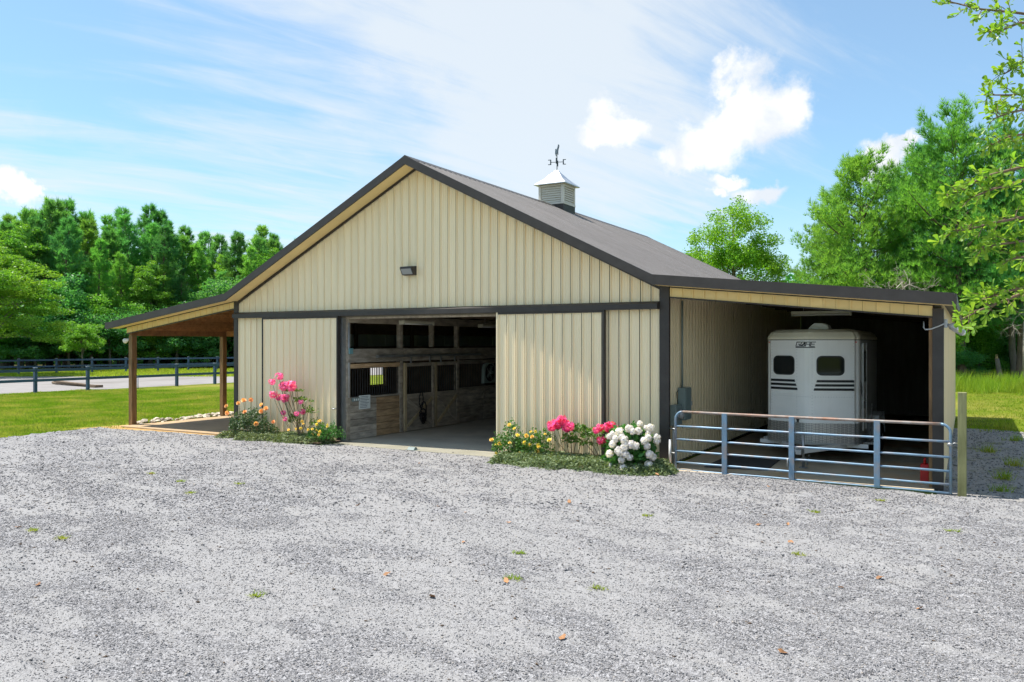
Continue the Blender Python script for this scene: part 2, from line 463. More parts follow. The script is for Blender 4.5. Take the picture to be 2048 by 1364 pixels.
_n.links.new(_n.nodes['Principled BSDF'].outputs[0], _a.inputs[1]); _n.links.new(_t.outputs[0], _a.inputs[2]); _n.links.new(_a.outputs[0], _n.nodes['Material Output'].inputs['Surface'])
M['bulb'] = pm('lamp_glass_white', (.78, .78, .74), .2, .03, 3)

def glassmat(name, col, rough=.08):
    m, nt, N, L, B = nodes(name)
    B.inputs['Base Color'].default_value = (*col, 1); B.inputs['Roughness'].default_value = rough
    B.inputs['Specular IOR Level'].default_value = .25
    n = N.new('ShaderNodeTexNoise'); n.inputs['Scale'].default_value = 2.5
    r = N.new('ShaderNodeMapRange'); r.inputs['To Min'].default_value = rough * .6; r.inputs['To Max'].default_value = rough * 1.6
    L(n.outputs['Fac'], r.inputs['Value']); L(r.outputs[0], B.inputs['Roughness'])
    return m
M['dark_glass'] = glassmat('dark_tinted_glass', (.012, .015, .016), .05)
M['lens'] = glassmat('lamp_lens', (.30, .31, .31), .2)

def diamond_plate():
    m, nt, N, L, B = nodes('diamond_plate')
    tc = N.new('ShaderNodeTexCoord')
    mp = N.new('ShaderNodeMapping'); mp.inputs['Rotation'].default_value = (0, R(45), 0)
    L(tc.outputs['Object'], mp.inputs['Vector'])
    ck = N.new('ShaderNodeTexChecker'); ck.inputs['Scale'].default_value = 26
    L(mp.outputs[0], ck.inputs['Vector'])
    B.inputs['Base Color'].default_value = (.46, .46, .45, 1); B.inputs['Metallic'].default_value = .7; B.inputs['Roughness'].default_value = .36
    bp = N.new('ShaderNodeBump'); bp.inputs['Strength'].default_value = .7; bp.inputs['Distance'].default_value = .006
    L(ck.outputs['Fac'], bp.inputs['Height']); L(bp.outputs[0], B.inputs['Normal'])
    mx = N.new('ShaderNodeMix'); mx.data_type = 'RGBA'
    [i for i in mx.inputs if i.name == 'A' and i.type == 'RGBA'][0].default_value = (.33, .33, .33, 1)
    [i for i in mx.inputs if i.name == 'B' and i.type == 'RGBA'][0].default_value = (.52, .52, .50, 1)
    L(ck.outputs['Fac'], mx.inputs['Factor']); L([o for o in mx.outputs if o.type == 'RGBA'][0], B.inputs['Base Color'])
    return m
M['plate'] = diamond_plate()

# ------------------------------------------------------------------ numpy noise
def vnoise(x, y, seed=0):
    xi = np.floor(x).astype(np.int64); yi = np.floor(y).astype(np.int64)
    fx = x - xi; fy = y - yi
    fx = fx * fx * (3 - 2 * fx); fy = fy * fy * (3 - 2 * fy)
    def h(a, b):
        n = (a * 374761393 + b * 668265263 + seed * 982451653) & 0x7fffffff
        n = ((n ^ (n >> 13)) * 1274126177) & 0x7fffffff
        return ((n ^ (n >> 16)) & 0xffff) / 65535.0
    return (h(xi, yi) * (1 - fx) + h(xi + 1, yi) * fx) * (1 - fy) + (h(xi, yi + 1) * (1 - fx) + h(xi + 1, yi + 1) * fx) * fy

def fbm(x, y, seed=0, o=4):
    s = 0; a = .5; t = 0
    for i in range(o):
        s = s + a * vnoise(x, y, seed + i * 17); t += a; a *= .5; x = x * 2.03 + 7.1; y = y * 2.03 + 3.7
    return s / t

rng = np.random.default_rng(7)
random.seed(7)

# ------------------------------------------------------------------ ground materials
def groundmat(name, c1, c2, c3=None, scale=1.0, bump=.3, bscale=30, rough=.95, c3scale=.25, c3lo=.5, c3hi=.68):
    m, nt, N, L, B = nodes(name)
    tc = N.new('ShaderNodeTexCoord')
    def noi(s, d=8, r=.6):
        n = N.new('ShaderNodeTexNoise'); n.inputs['Scale'].default_value = s; n.inputs['Detail'].default_value = d; n.inputs['Roughness'].default_value = r
        L(tc.outputs['Object'], n.inputs['Vector']); return n.outputs['Fac']
    def mixc(f, a, b, lo, hi):
        r = N.new('ShaderNodeMapRange'); r.inputs['From Min'].default_value = lo; r.inputs['From Max'].default_value = hi
        L(f, r.inputs['Value'])
        x = N.new('ShaderNodeMix'); x.data_type = 'RGBA'; L(r.outputs[0], x.inputs['Factor'])
        for k, v in (('A', a), ('B', b)):
            s = [i for i in x.inputs if i.name == k and i.type == 'RGBA'][0]
            if isinstance(v, tuple): s.default_value = (*v, 1)
            else: L(v, s)
        return [o for o in x.outputs if o.type == 'RGBA'][0]
    c = mixc(noi(scale), c1, c2, .32, .68)
    if c3: c = mixc(noi(c3scale, 6), c, c3, c3lo, c3hi)
    L(c, B.inputs['Base Color']); B.inputs['Roughness'].default_value = rough; B.inputs['Specular IOR Level'].default_value = .05
    bp = N.new('ShaderNodeBump'); bp.inputs['Strength'].default_value = bump; bp.inputs['Distance'].default_value = .03
    L(noi(bscale, 5), bp.inputs['Height']); L(bp.outputs[0], B.inputs['Normal'])
    return m
M['lawn'] = groundmat('lawn_grass', (.085, .13, .010), (.165, .20, .018), (.25, .215, .055), 1.6, .8, 26, c3scale=.18, c3lo=.52, c3hi=.72)
M['sand'] = groundmat('arena_sand', (.24, .225, .22), (.285, .27, .265), (.21, .195, .185), .8, .3, 18)
M['oldgravel'] = groundmat('old_gravel', (.22, .21, .20), (.36, .345, .33), (.15, .16, .06), 9, .9, 45, c3scale=.9, c3lo=.55, c3hi=.7)
M['clay'] = groundmat('orange_clay', (.36, .22, .08), (.48, .33, .15), (.24, .20, .12), 2.5, .5, 35)
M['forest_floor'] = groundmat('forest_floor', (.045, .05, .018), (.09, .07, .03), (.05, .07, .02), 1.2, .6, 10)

def gravelmat():
    m, nt, N, L, B = nodes('gravel')
    tc = N.new('ShaderNodeTexCoord')
    at_ = N.new('ShaderNodeAttribute'); at_.attribute_name = 'dust'
    vo = N.new('ShaderNodeTexVoronoi'); vo.inputs['Scale'].default_value = 62
    L(tc.outputs['Object'], vo.inputs['Vector'])
    n = N.new('ShaderNodeTexNoise'); n.inputs['Scale'].default_value = 110; n.inputs['Detail'].default_value = 3
    L(tc.outputs['Object'], n.inputs['Vector'])
    sp = N.new('ShaderNodeSeparateColor'); L(vo.outputs['Color'], sp.inputs[0])
    r1 = N.new('ShaderNodeValToRGB')
    e = r1.color_ramp.elements
    e[0].position = .0; e[0].color = (.12, .119, .122, 1); e[1].position = 1; e[1].color = (.37, .364, .373, 1)
    x = e.new(.45); x.color = (.208, .204, .211, 1)
    L(sp.outputs[0], r1.inputs['Fac'])
    d = N.new('ShaderNodeMix'); d.data_type = 'RGBA'
    dm = N.new('ShaderNodeMath'); dm.operation = 'MULTIPLY'; dm.inputs[1].default_value = .78; L(at_.outputs['Fac'], dm.inputs[0]); L(dm.outputs[0], d.inputs['Factor'])
    L(r1.outputs['Color'], [i for i in d.inputs if i.name == 'A' and i.type == 'RGBA'][0])
    dn = N.new('ShaderNodeMix'); dn.data_type = 'RGBA'
    L(n.outputs['Fac'], dn.inputs['Factor'])
    [i for i in dn.inputs if i.name == 'A' and i.type == 'RGBA'][0].default_value = (.235, .23, .23, 1)
    [i for i in dn.inputs if i.name == 'B' and i.type == 'RGBA'][0].default_value = (.355, .347, .342, 1)
    L([o for o in dn.outputs if o.type == 'RGBA'][0], [i for i in d.inputs if i.name == 'B' and i.type == 'RGBA'][0])
    L([o for o in d.outputs if o.type == 'RGBA'][0], B.inputs['Base Color'])
    B.inputs['Roughness'].default_value = .9; B.inputs['Specular IOR Level'].default_value = .2
    ad = N.new('ShaderNodeMath'); ad.operation = 'ADD'
    L(vo.outputs['Distance'], ad.inputs[0]); L(n.outputs['Fac'], ad.inputs[1])
    bp = N.new('ShaderNodeBump'); bp.inputs['Strength'].default_value = .75; bp.inputs['Distance'].default_value = .012
    L(ad.outputs[0], bp.inputs['Height']); L(bp.outputs[0], B.inputs['Normal'])
    return m
M['gravel'] = gravelmat()

def stonemat():
    m, nt, N, L, B = nodes('gravel_stone')
    g = N.new('ShaderNodeNewGeometry')
    r1 = N.new('ShaderNodeValToRGB'); e = r1.color_ramp.elements
    e[0].position = 0; e[0].color = (.115, .114, .117, 1); e[1].position = 1; e[1].color = (.40, .394, .402, 1)
    x = e.new(.35); x.color = (.178, .174, .181, 1); x = e.new(.75); x.color = (.27, .265, .273, 1); x = e.new(.93); x.color = (.36, .325, .29, 1)
    L(g.outputs['Random Per Island'], r1.inputs['Fac']); L(r1.outputs['Color'], B.inputs['Base Color'])
    B.inputs['Roughness'].default_value = .85; B.inputs['Specular IOR Level'].default_value = .25
    return m
M['stone'] = stonemat()

# ------------------------------------------------------------------ ground
W = 13.2          # barn front: x 0..W on y = 0, depth 0..LEN
LEN = 16.8

def sheet(name, pts, z, mat, label, cat, kind='structure'):
    me = bpy.data.meshes.new(name)
    me.from_pydata([(x, y, z) for x, y in pts], [], [tuple(range(len(pts)))]); me.update()
    o = add(name, me, mat)
    return tag(o, label, cat, kind=kind)

sheet('lawn', [(-1500, -1500), (1500, -1500), (1500, 1500), (-1500, 1500)], 0.0, M['lawn'], 'mown green lawn around the barn reaching to the woods', 'lawn')
sheet('riding_arena', [(-25.7, -60), (-25.7, 70), (-38, 70), (-44.5, 46), (-52, 21), (-60, -10), (-68, -60)], .006, M['sand'], 'pale grey sand riding arena between the two dark fences', 'arena')
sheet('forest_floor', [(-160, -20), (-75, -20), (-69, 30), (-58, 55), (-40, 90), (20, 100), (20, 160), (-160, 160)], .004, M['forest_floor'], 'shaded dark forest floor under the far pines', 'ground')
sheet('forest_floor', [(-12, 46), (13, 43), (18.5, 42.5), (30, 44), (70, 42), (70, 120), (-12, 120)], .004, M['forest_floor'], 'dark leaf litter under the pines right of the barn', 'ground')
sheet('side_gravel', [(18.5, -.62), (18.5, 12.6), (19.8, 12.9), (21.0, 12.0), (24.5, 10.5), (24.0, -1.2)], .008, M['oldgravel'], 'old weedy gravel strip beside the right wall of the barn', 'gravel')
sheet('clay_edge', [(-5.9, -1.4), (-5.4, .6), (-4.8, .6), (-4.8, -.35), (.3, -.35), (.3, -1.0), (-2.0, -1.0), (-4.4, -1.2)], .010, M['clay'], 'orange clay strip along the edge of the left slab', 'ground')

def in_yard(x, y):
    wob = (fbm(x * .9, y * .9, 5, 3) - .5) * .5
    left = np.interp(y, [-30, -8, -4.42, -.94, 0.2], [-3.2, -4.1, -4.5, -5.1, -4.9])
    top = np.interp(x, [-5.2, -4.2, -2.5, .2, .4, 13.2, 18.6, 45], [-.95, -1.0, -.85, -.62, -.12, -.12, -.62, -2.8])
    return (x > left + wob) & (y < top + np.where(x < .3, wob * .6, wob * .18))

PR = np.random.default_rng(99)
PRINTS = []
for _k in range(230):
    _d = np.sqrt(PR.uniform(6.3 ** 2, 18 ** 2)); _l = PR.uniform(-.64, .64) * _d
    PRINTS.append((CAM[0] + _l * CS - _d * SN, CAM[1] + _l * SN + _d * CS, PR.uniform(-.5, .9), PR.uniform(.10, .24), PR.uniform(.055, .09), PR.uniform(.4, 1.0)))
def print_z(x, y, want='z'):
    # hoof scuffs: a hollow with a thrown-up lip beside it
    x = np.atleast_1d(np.asarray(x, float)); y = np.atleast_1d(np.asarray(y, float))
    out = np.zeros_like(x)
    for (px, py, a, L, w, s) in PRINTS:
        k = np.nonzero((np.abs(x - px) < .7) & (np.abs(y - py) < .7) & (y < -.9))[0]
        if not len(k): continue
        dx = x[k] - px; dy = y[k] - py
        u = dx * math.cos(a) + dy * math.sin(a); v = -dx * math.sin(a) + dy * math.cos(a)
        lip = np.exp(-(((u + .05) / (L * 1.3)) ** 2 + ((v + w * 1.9) / (w * 1.2)) ** 2))
        if want == 'z': out[k] += s * (.050 * lip - .095 * np.exp(-((u / L) ** 2 + (v / w) ** 2)))
        else: out[k] = np.maximum(out[k], s * lip)
    return out

def ground_z(x, y):
    a = (fbm(x * .45, y * .45, 11, 3) - .5) * .07
    b = np.abs(fbm(x * 1.1 + y * .5, y * 2.2 - x * .3, 23, 3) - .5) * .20
    c = (fbm(x * 5.5, y * 5.5, 31, 2) - .5) * .028
    c = c - np.abs(fbm(x * 2.6 - y * .8, y * 3.6 + x * .5, 67, 2) - .5) * .11
    fade = np.clip((-.1 - y) / 2.0, 0.15, 1)
    return np.maximum(.024 + .062 * fade + np.clip((a - b * .8 + c) * fade, -.024, .07) + .016 * fade + print_z(x, y), .012)

def dust(x, y):
    # pale dusty swathes drawn out by wheels and rain, one way across the yard
    u = (x * .936 - y * .35); v = (x * .35 + y * .936)
    w_ = fbm(x * 1.7, y * 1.7, 61, 3) - .5
    n = fbm(u * .62 + w_ * .5, v * 1.9 + w_ * 1.2, 41, 5)
    big = fbm(x * .22, y * .22, 53, 2)
    k = np.clip((n - .49 + (big - .5) * .45) / .14, 0, 1)
    k2 = np.clip((fbm(x * 1.9 + 4, y * 2.6, 77, 3) - .58) / .2, 0, 1)
    return np.clip(np.maximum(np.maximum(k * .8, k2), print_z(x, y, 'dust') * 1.1), 0, 1)

gx = np.concatenate([np.linspace(-7, 26, 640), np.linspace(26.5, 46, 24)])
gy = np.concatenate([np.linspace(-34, -17.4, 20), np.linspace(-17.2, 0.2, 340)])
GX, GY = np.meshgrid(gx, gy)
VX, VY = GX.ravel(), GY.ravel()
VZ = ground_z(VX, VY)
ni = len(gx)
ii, jj = np.meshgrid(np.arange(len(gx) - 1), np.arange(len(gy) - 1))
q = (jj * ni + ii).ravel()
F = np.stack([q, q + 1, q + 1 + ni, q + ni], 1)
cxm = (VX[F].mean(1)); cym = VY[F].mean(1)
F = F[in_yard(cxm, cym)]
used = np.zeros(len(VX), bool); used[F.ravel()] = True
remap = np.cumsum(used) - 1
yard_me = fast_mesh('gravel_yard', np.stack([VX, VY, VZ], 1)[used], remap[F], smooth=True)
att = yard_me.attributes.new('dust', 'FLOAT', 'POINT')
att.data.foreach_set('value', dust(VX[used], VY[used]).astype(np.float32))
tag(add('gravel_yard', yard_me, M['gravel']), 'wide pale grey gravel yard in front of the barn', 'gravel', kind='structure')

def scatter_stones():
    P = []
    for d0, d1, dens, s0, s1 in ((5.8, 9, 2900, .0035, .0095), (9, 12.5, 1500, .0045, .012), (12.5, 17.5, 560, .007, .018), (17.5, 27, 180, .009, .022)):
        area = 1.32 * (d1 * d1 - d0 * d0) / 2
        n = int(area * dens)
        d = np.sqrt(rng.uniform(d0 * d0, d1 * d1, n)); l = rng.uniform(-.66, .66, n) * d
        x = CAM[0] + l * CS - d * SN; y = CAM[1] + l * SN + d * CS
        s = rng.uniform(s0, s1, n) * (1 + .7 * (rng.random(n) > .93))
        P.append(np.stack([x, y, s], 1))
    P = np.concatenate(P)
    P = P[in_yard(P[:, 0], P[:, 1])]
    k = dust(P[:, 0], P[:, 1])
    P = P[rng.random(len(P)) > k * .62]
    n = len(P)
    octa = np.array([(1,0,0),(0,1,0),(-1,0,0),(0,-1,0),(0,0,.5),(0,0,-.4)], float)
    of = np.array([(0,1,4),(1,2,4),(2,3,4),(3,0,4),(1,0,5),(2,1,5),(3,2,5),(0,3,5)])
    V = octa[None] * rng.uniform(.6, 1.35, (n, 6, 3)) + rng.normal(0, .16, (n, 6, 3))
    V *= P[:, 2][:, None, None]
    th = rng.uniform(0, 6.283, n); c, s = np.cos(th)[:, None], np.sin(th)[:, None]
    tl = rng.normal(0, .5, n); ct, st = np.cos(tl)[:, None], np.sin(tl)[:, None]
    y2 = V[:, :, 1] * ct - V[:, :, 2] * st; z2 = V[:, :, 1] * st + V[:, :, 2] * ct
    x3 = V[:, :, 0] * c - y2 * s; y3 = V[:, :, 0] * s + y2 * c
    z = ground_z(P[:, 0], P[:, 1]) + P[:, 2] * .22
    V = np.stack([x3 + P[:, 0][:, None], y3 + P[:, 1][:, None], z2 + z[:, None]], 2).reshape(-1, 3)
    F = (of[None] + (np.arange(n) * 6)[:, None, None]).reshape(-1, 3)
    return V, F
sv, sf = scatter_stones()
tag(add('gravel_stones', fast_mesh('gravel_stones', sv, sf), M['stone']), 'loose crushed grey stones scattered over the gravel yard', 'gravel', kind='stuff')

# small dark chips, over half set along the hoof scuffs to darken them
nc = 700
d = np.sqrt(rng.uniform(6.2 ** 2, 17 ** 2, nc)); l = rng.uniform(-.65, .65, nc) * d
pi_ = rng.integers(0, len(PRINTS), nc); pa = np.array(PRINTS)
near_ = rng.random(nc) < .6
cxk = np.where(near_, pa[pi_, 0] + rng.normal(0, .10, nc), CAM[0] + l * CS - d * SN); cyk = np.where(near_, pa[pi_, 1] + rng.normal(.03, .05, nc), CAM[1] + l * SN + d * CS)
okk = in_yard(cxk, cyk) & (cyk < -1.6); cxk, cyk = cxk[okk], cyk[okk]; nc = len(cxk)
cl_ = rng.uniform(.010, .034, nc); ca_ = rng.normal(.1, .5, nc)
tet = np.array([(-1, 0, 0), (0, .30, .05), (1, 0, .05), (0, -.30, 0), (0, 0, .30), (0, 0, -.2)])
V = tet[None] * rng.uniform(.7, 1.3, (nc, 6, 3)) * cl_[:, None, None]
V = np.stack([V[:, :, 0] * np.cos(ca_)[:, None] - V[:, :, 1] * np.sin(ca_)[:, None] + cxk[:, None], V[:, :, 0] * np.sin(ca_)[:, None] + V[:, :, 1] * np.cos(ca_)[:, None] + cyk[:, None], V[:, :, 2] + (ground_z(cxk, cyk) + .006)[:, None]], 2)
ofk = np.array([(0,3,4),(3,2,4),(2,1,4),(1,0,4),(3,0,5),(2,3,5),(1,2,5),(0,1,5)])
tag(add('dark_chips', fast_mesh('dark_chips', V.reshape(-1, 3), (ofk[None] + (np.arange(nc) * 6)[:, None, None]).reshape(-1, 3)), M['mulch']), 'small dark chips scattered in the scuffed gravel', 'bark', kind='stuff')

# slabs
def slab(name, x0, x1, y0, y1, z1, mat, label):
    o = MB().box(x0, x1, y0, y1, -.1, z1).build(name, mat, None, bevel=.012)
    return tag(o, label, 'floor', kind='structure')
sx_ = rng.uniform(18.6, 22.5, 4200); sy_ = rng.uniform(-.7, 12.4, 4200); ss_ = rng.uniform(.010, .028, 4200)
oc = np.array([(1,0,0),(0,1,0),(-1,0,0),(0,-1,0),(0,0,.7),(0,0,-.5)], float)[None] * rng.uniform(.6, 1.35, (4200, 6, 3)) * ss_[:, None, None]
oc += np.stack([sx_, sy_, .012 + ss_ * .2], 1)[:, None, :]
of_ = np.array([(0,1,4),(1,2,4),(2,3,4),(3,0,4),(1,0,5),(2,1,5),(3,2,5),(0,3,5)])
tag(add('side_gravel_stones', fast_mesh('side_gravel_stones', oc.reshape(-1, 3), (of_[None] + (np.arange(4200) * 6)[:, None, None]).reshape(-1, 3)), M['stone']), 'loose stones on the old gravel strip beside the right wall', 'gravel', kind='stuff')
slab('aisle_floor', 0.15, 13.05, 0.16, LEN - .15, .050, M['concrete'], 'concrete floor of the barn aisle behind the open doors')
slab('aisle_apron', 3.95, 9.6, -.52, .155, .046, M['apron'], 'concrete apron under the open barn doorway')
slab('lean_to_floor', 13.35, 18.45, -.28, LEN - .1, .044, M['concrete_brown'], 'orange-stained concrete floor under the trailer shelter')
slab('porch_floor', -4.95, -.05, -.42, LEN - .1, .052, M['porch'], 'tan concrete floor of the open left porch')

# ------------------------------------------------------------------ barn
barn = empty('barn', (6.6, 0, 0), 'cream metal barn with dark bronze roof, open sliding doors and side sheds', 'barn')
RIDGE = (6.6, 7.45); RJ = (13.15, 4.17); RE = (18.78, 3.60); LJ = (.05, 4.17); LE = (-5.58, 3.38)
def roof_z(x):
    return float(np.interp(x, [LE[0], LJ[0], RIDGE[0], RJ[0], RE[0]], [LE[1], LJ[1], RIDGE[1], RJ[1], RE[1]]))
SW = W / 54
def wall_top(x): return 3.93 + .5045 * min(x, W - x)

def strip_mesh(name, w, z0, zl, zr):
    """one rib-to-rib strip of ribbed steel siding, face on local y = 0, ribs towards -y"""
    k = w / .2444
    pr = [(0, 0), (.005, -.030), (.026, -.030), (.034, 0), (.098, 0), (.104, -.006), (.114, -.006), (.120, 0), (.168, 0), (.174, -.006), (.184, -.006), (.190, 0), (.2444, 0)]
    pr = [(a * k, b) for a, b in pr] + [(w, .014), (0, .014)]
    n = len(pr)
    zt = lambda x: zl + (zr - zl) * x / w
    vs = [(a, b, z0) for a, b in pr] + [(a, b, zt(a)) for a, b in pr]
    fs = [tuple(range(n))[::-1], tuple(range(n, 2 * n))] + [(i, (i + 1) % n, n + (i + 1) % n, n + i) for i in range(n)]
    me = bpy.data.meshes.new(name); me.from_pydata(vs, [], fs); me.update()
    import bmesh
    bm = bmesh.new(); bm.from_mesh(me); bmesh.ops.recalc_face_normals(bm, faces=bm.faces); bm.to_mesh(me); bm.free()
    me.materials.append(M['siding'])
    return me

# front gable
gable = MB().prism([(0.02, 3.45), (W - .02, 3.45), (W - .02, 3.92), (6.6, 7.22), (0.02, 3.92)], 1, .02, .12).build('gable_wall', M['siding_back'], barn)
for i in range(54):
    x = i * SW
    me = strip_mesh('siding_strip', SW - .029, 3.60, wall_top(x) - .015, wall_top(x + SW) - .015)  # gaps over the dark core stand in for shadow lines at the ribs
    add('siding_strip', me, None, gable, (x - 6.6, 0, 0))
# lower fixed walls, left and right of the doors
lw = MB().box(0.02, 4.0, .02, .12, .0, 3.44).build('front_wall', M['siding_back'], barn)
low_me = strip_mesh('siding_strip', SW - .029, .04, 3.5, 3.5)
for i in range(5): add('siding_strip', low_me, None, lw, (.05 + i * SW - 6.6, 0, 0))
rw = MB().box(9.2, W - .02, .02, .12, .0, 3.44).build('front_wall', M['siding_back'], barn)
for i in range(7): add('siding_strip', low_me, None, rw, (W - .02 - (i + 1) * SW - 6.6, 0, 0))

# sliding doors
def barn_door(x0, x1, n, edge):
    d = MB().box(x0 + .02, x1 - .02, -.115, -.05, .075, 3.46).build('sliding_door', M['siding_back'], barn)
    w = (x1 - x0 - .08) / n
    me = strip_mesh('siding_strip', w - .029, .10, 3.43, 3.43)
    for i in range(n): add('siding_strip', me, None, d, (x0 + .04 + i * w - 6.6, -.13, 0))
    MB().box(x0, x1, -.165, -.048, 3.43, 3.49).build('door_trim', M['trim'], d)
    MB().box(x0, x1, -.150, -.048, .05, .098).build('door_trim', M['trim'], d)
    e0, e1 = (x1 - .022, x1 + .010) if edge > 0 else (x0 - .005, x0 + .035)
    MB().box(e0, e1, -.172, -.046, .045, 3.492).build('door_trim', M['trim'] if edge > 0 else M['siding'], d)
    e0, e1 = (x0 - .012, x0 + .028) if edge > 0 else (x1 - .012, x1 + .012)
    MB().box(e0, e1, -.168, -.046, .045, 3.491).build('door_trim', M['trim'], d)
    if edge > 0:
        h = MB().tube([(x1 - .17, -.14, .95), (x1 - .17, -.20, .95), (x1 - .06, -.20, .95), (x1 - .06, -.14, .95)], .012, 6)
        h.build('door_handle', M['galv'], d)
    return d
barn_door(1.19, 4.05, 11, 1)
barn_door(9.09, 11.88, 11, -1)
# track cover over the doors
tc_ = MB().prism([(-.19, 3.48), (-.03, 3.48), (-.03, 3.65), (-.10, 3.65), (-.19, 3.60)], 0, -.03, W - .06).build('track_cover', M['trim'], barn)
# corner trims
MB().box(-.12, .045, -.045, .05, .03, 4.02).build('corner_trim', M['trim'], barn)
MB().box(W - .055, W + .16, -.048, .05, .02, 3.985).build('corner_trim', M['trim'], barn)
# jambs of the doorway
MB().box(4.00, 4.10, .0, .118, .05, 3.44).build('door_jamb', M['galv'], barn)
MB().box(4.12, 9.2, .125, .22, 3.40, 3.47).build('door_header', M['grey_wood'], barn)

# dark line where gable meets the soffit
for s in (-1, 1):
    xa, xb = (0.0, 6.6) if s < 0 else (6.6, W)
    za, zb = wall_top(xa), wall_top(xb)
    MB().prism([(xa, za - .05), (xb, zb - .05), (xb, zb + .01), (xa, za + .01)], 1, -.055, -.026).build('gable_trim', M['trim'], barn)

# roof: steel panels, four ribs each
PW = .98
def roof_panel_mesh(A, B):
    (xa, za), (xb, zb) = A, B
    prof = []
    r = PW / 4
    for k in range(4):
        y = k * r
        prof += [(y, 0), (y + .012, .034), (y + .045, .034), (y + .06, 0)]
    prof += [(PW - .004, 0), (PW - .004, -.03), (0, -.03)]
    n = len(prof)
    vs = [(xa, y, za + d) for y, d in prof] + [(xb, y, zb + d) for y, d in prof]
    fs = [tuple(range(n))[::-1], tuple(range(n, 2 * n))] + [(i, (i + 1) % n, n + (i + 1) % n, n + i) for i in range(n)]
    me = bpy.data.meshes.new('roof_panel'); me.from_pydata(vs, [], fs); me.update()
    import bmesh
    bm = bmesh.new(); bm.from_mesh(me); bmesh.ops.recalc_face_normals(bm, faces=bm.faces); bm.to_mesh(me); bm.free()
    me.materials.append(M['roof'])
    return me
Y0 = -.50; NP = 18; Y1 = Y0 + NP * PW
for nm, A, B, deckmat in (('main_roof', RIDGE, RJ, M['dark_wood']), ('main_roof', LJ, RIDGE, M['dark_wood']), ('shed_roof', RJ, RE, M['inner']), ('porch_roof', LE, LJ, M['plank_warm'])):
    t = .06
    dk = MB().prism([(A[0], A[1] - .035), (A[0], A[1] - t), (B[0], B[1] - t), (B[0], B[1] - .035)], 1, Y0 + .03, Y1 - .03).build(nm, deckmat, barn)
    me = roof_panel_mesh(A, B)
    for k in range(NP):
        add('roof_panel', me, None, dk, (-6.6, Y0 + k * PW, 0))
# ridge cap
MB().prism([(6.6 - .26, 7.335), (6.6, 7.468), (6.6 + .26, 7.335), (6.6 + .26, 7.355), (6.6, 7.50), (6.6 - .26, 7.355)], 1, Y0 - .02, Y1 + .02).build('ridge_cap', M['trim'], barn)
# rake fascia, front and back
for yf, ys in ((Y0 - .035, Y0 + .01), (Y1 - .01, Y1 + .035)):
    for A, B in ((LE, LJ), (LJ, RIDGE), (RIDGE, RJ), (RJ, RE)):
        h = .185
        MB().prism([(A[0], A[1] - h), (B[0], B[1] - h), (B[0], B[1] + .032), (A[0], A[1] + .032)], 1, yf, ys).build('rake_fascia', M['trim'], barn)
# eave fascia
MB().box(RE[0] + .002, RE[0] + .035, Y0 - .034, Y1 + .034, RE[1] - .19, RE[1] + .02).build('eave_fascia', M['trim'], barn)
MB().box(LE[0] - .035, LE[0] - .002, Y0 - .034, Y1 + .034, LE[1] - .15, LE[1] + .02).build('eave_fascia', M['trim'], barn)
# soffits under the front overhang, in boards
def soffit(A, B, drop, nboard):
    for k in range(nboard):
        a = k / nboard; b = (k + 1) / nboard
        p = lambda t: (A[0] + (B[0] - A[0]) * t, A[1] + (B[1] - A[1]) * t - drop)
        (x0, z0), (x1, z1) = p(a), p(b)
        g = .004
        MB().prism([(x0 + g, z0), (x0 + g, z0 - .014), (x1, z1 - .014), (x1, z1)], 1, Y0 + .012, -.058).build('soffit_board', M['soffit'], barn)
soffit(LJ, RIDGE, .165, 8); soffit(RIDGE, RJ, .165, 8)
soffit((LE[0] + .02, LE[1]), LJ, .14, 6); soffit(RJ, (RE[0] - .02, RE[1]), .17, 6)

# headers of short siding strips across the front of the side sheds
def shed_header(xa, xb, n, top, bot):
    w = (xb - xa) / n
    h = MB().prism([(xa, roof_z(xa) - bot + .02), (xb, roof_z(xb) - bot + .02), (xb, roof_z(xb) - top), (xa, roof_z(xa) - top)], 1, .02, .06).build('shed_header', M['dark_wood'], barn)
    for i in range(n):
        x = xa + i * w
        k = MB()
        zl, zr = roof_z(x), roof_z(x + w)
        k.prism([(x + .002, zl - bot), (x + w - .004, zr - bot), (x + w - .004, zr - top), (x + .002, zl - top)], 1, .0, .018)
        k.prism([(x + .004, zl - bot + .003), (x + .034, zl - bot + .003), (x + .034, zl - top - .003), (x + .004, zl - top - .003)], 1, -.02, 0.001)
        k.build('siding_strip', M['soffit'], h)
    for dz, hh, yy in ((bot, .030, -.03), (top - .03, .032, -.024)):
        MB().prism([(xa, roof_z(xa) - dz - hh), (xb, roof_z(xb) - dz - hh), (xb, roof_z(xb) - dz - .002), (xa, roof_z(xa) - dz - .002)], 1, yy, .03).build('header_trim', M['trim'], h)
shed_header(W + .17, 18.42, 21, .205, .40)
shed_header(-5.22, -.13, 20, .165, .36)

# wall between the barn and the trailer shelter, siding facing +x
sw = MB().box(W - .13, W - .02, .13, LEN - .12, -.05, 3.9).build('shelter_wall', M['siding_back'], barn)
side_me = strip_mesh('siding_strip', SW - .029, .05, 3.96, 3.96)
for i in range(68): add('siding_strip', side_me, None, sw, (W - 6.6, .06 + i * SW, 0), (0, 0, R(90)))
# outer right wall
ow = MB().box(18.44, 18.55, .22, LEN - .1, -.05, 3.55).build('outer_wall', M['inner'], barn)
out_me = strip_mesh('siding_strip', SW - .029, .05, 3.46, 3.46)
for i in range(67): add('siding_strip', out_me, None, ow, (18.572 - 6.6, .24 + i * SW, 0), (0, 0, R(90)))
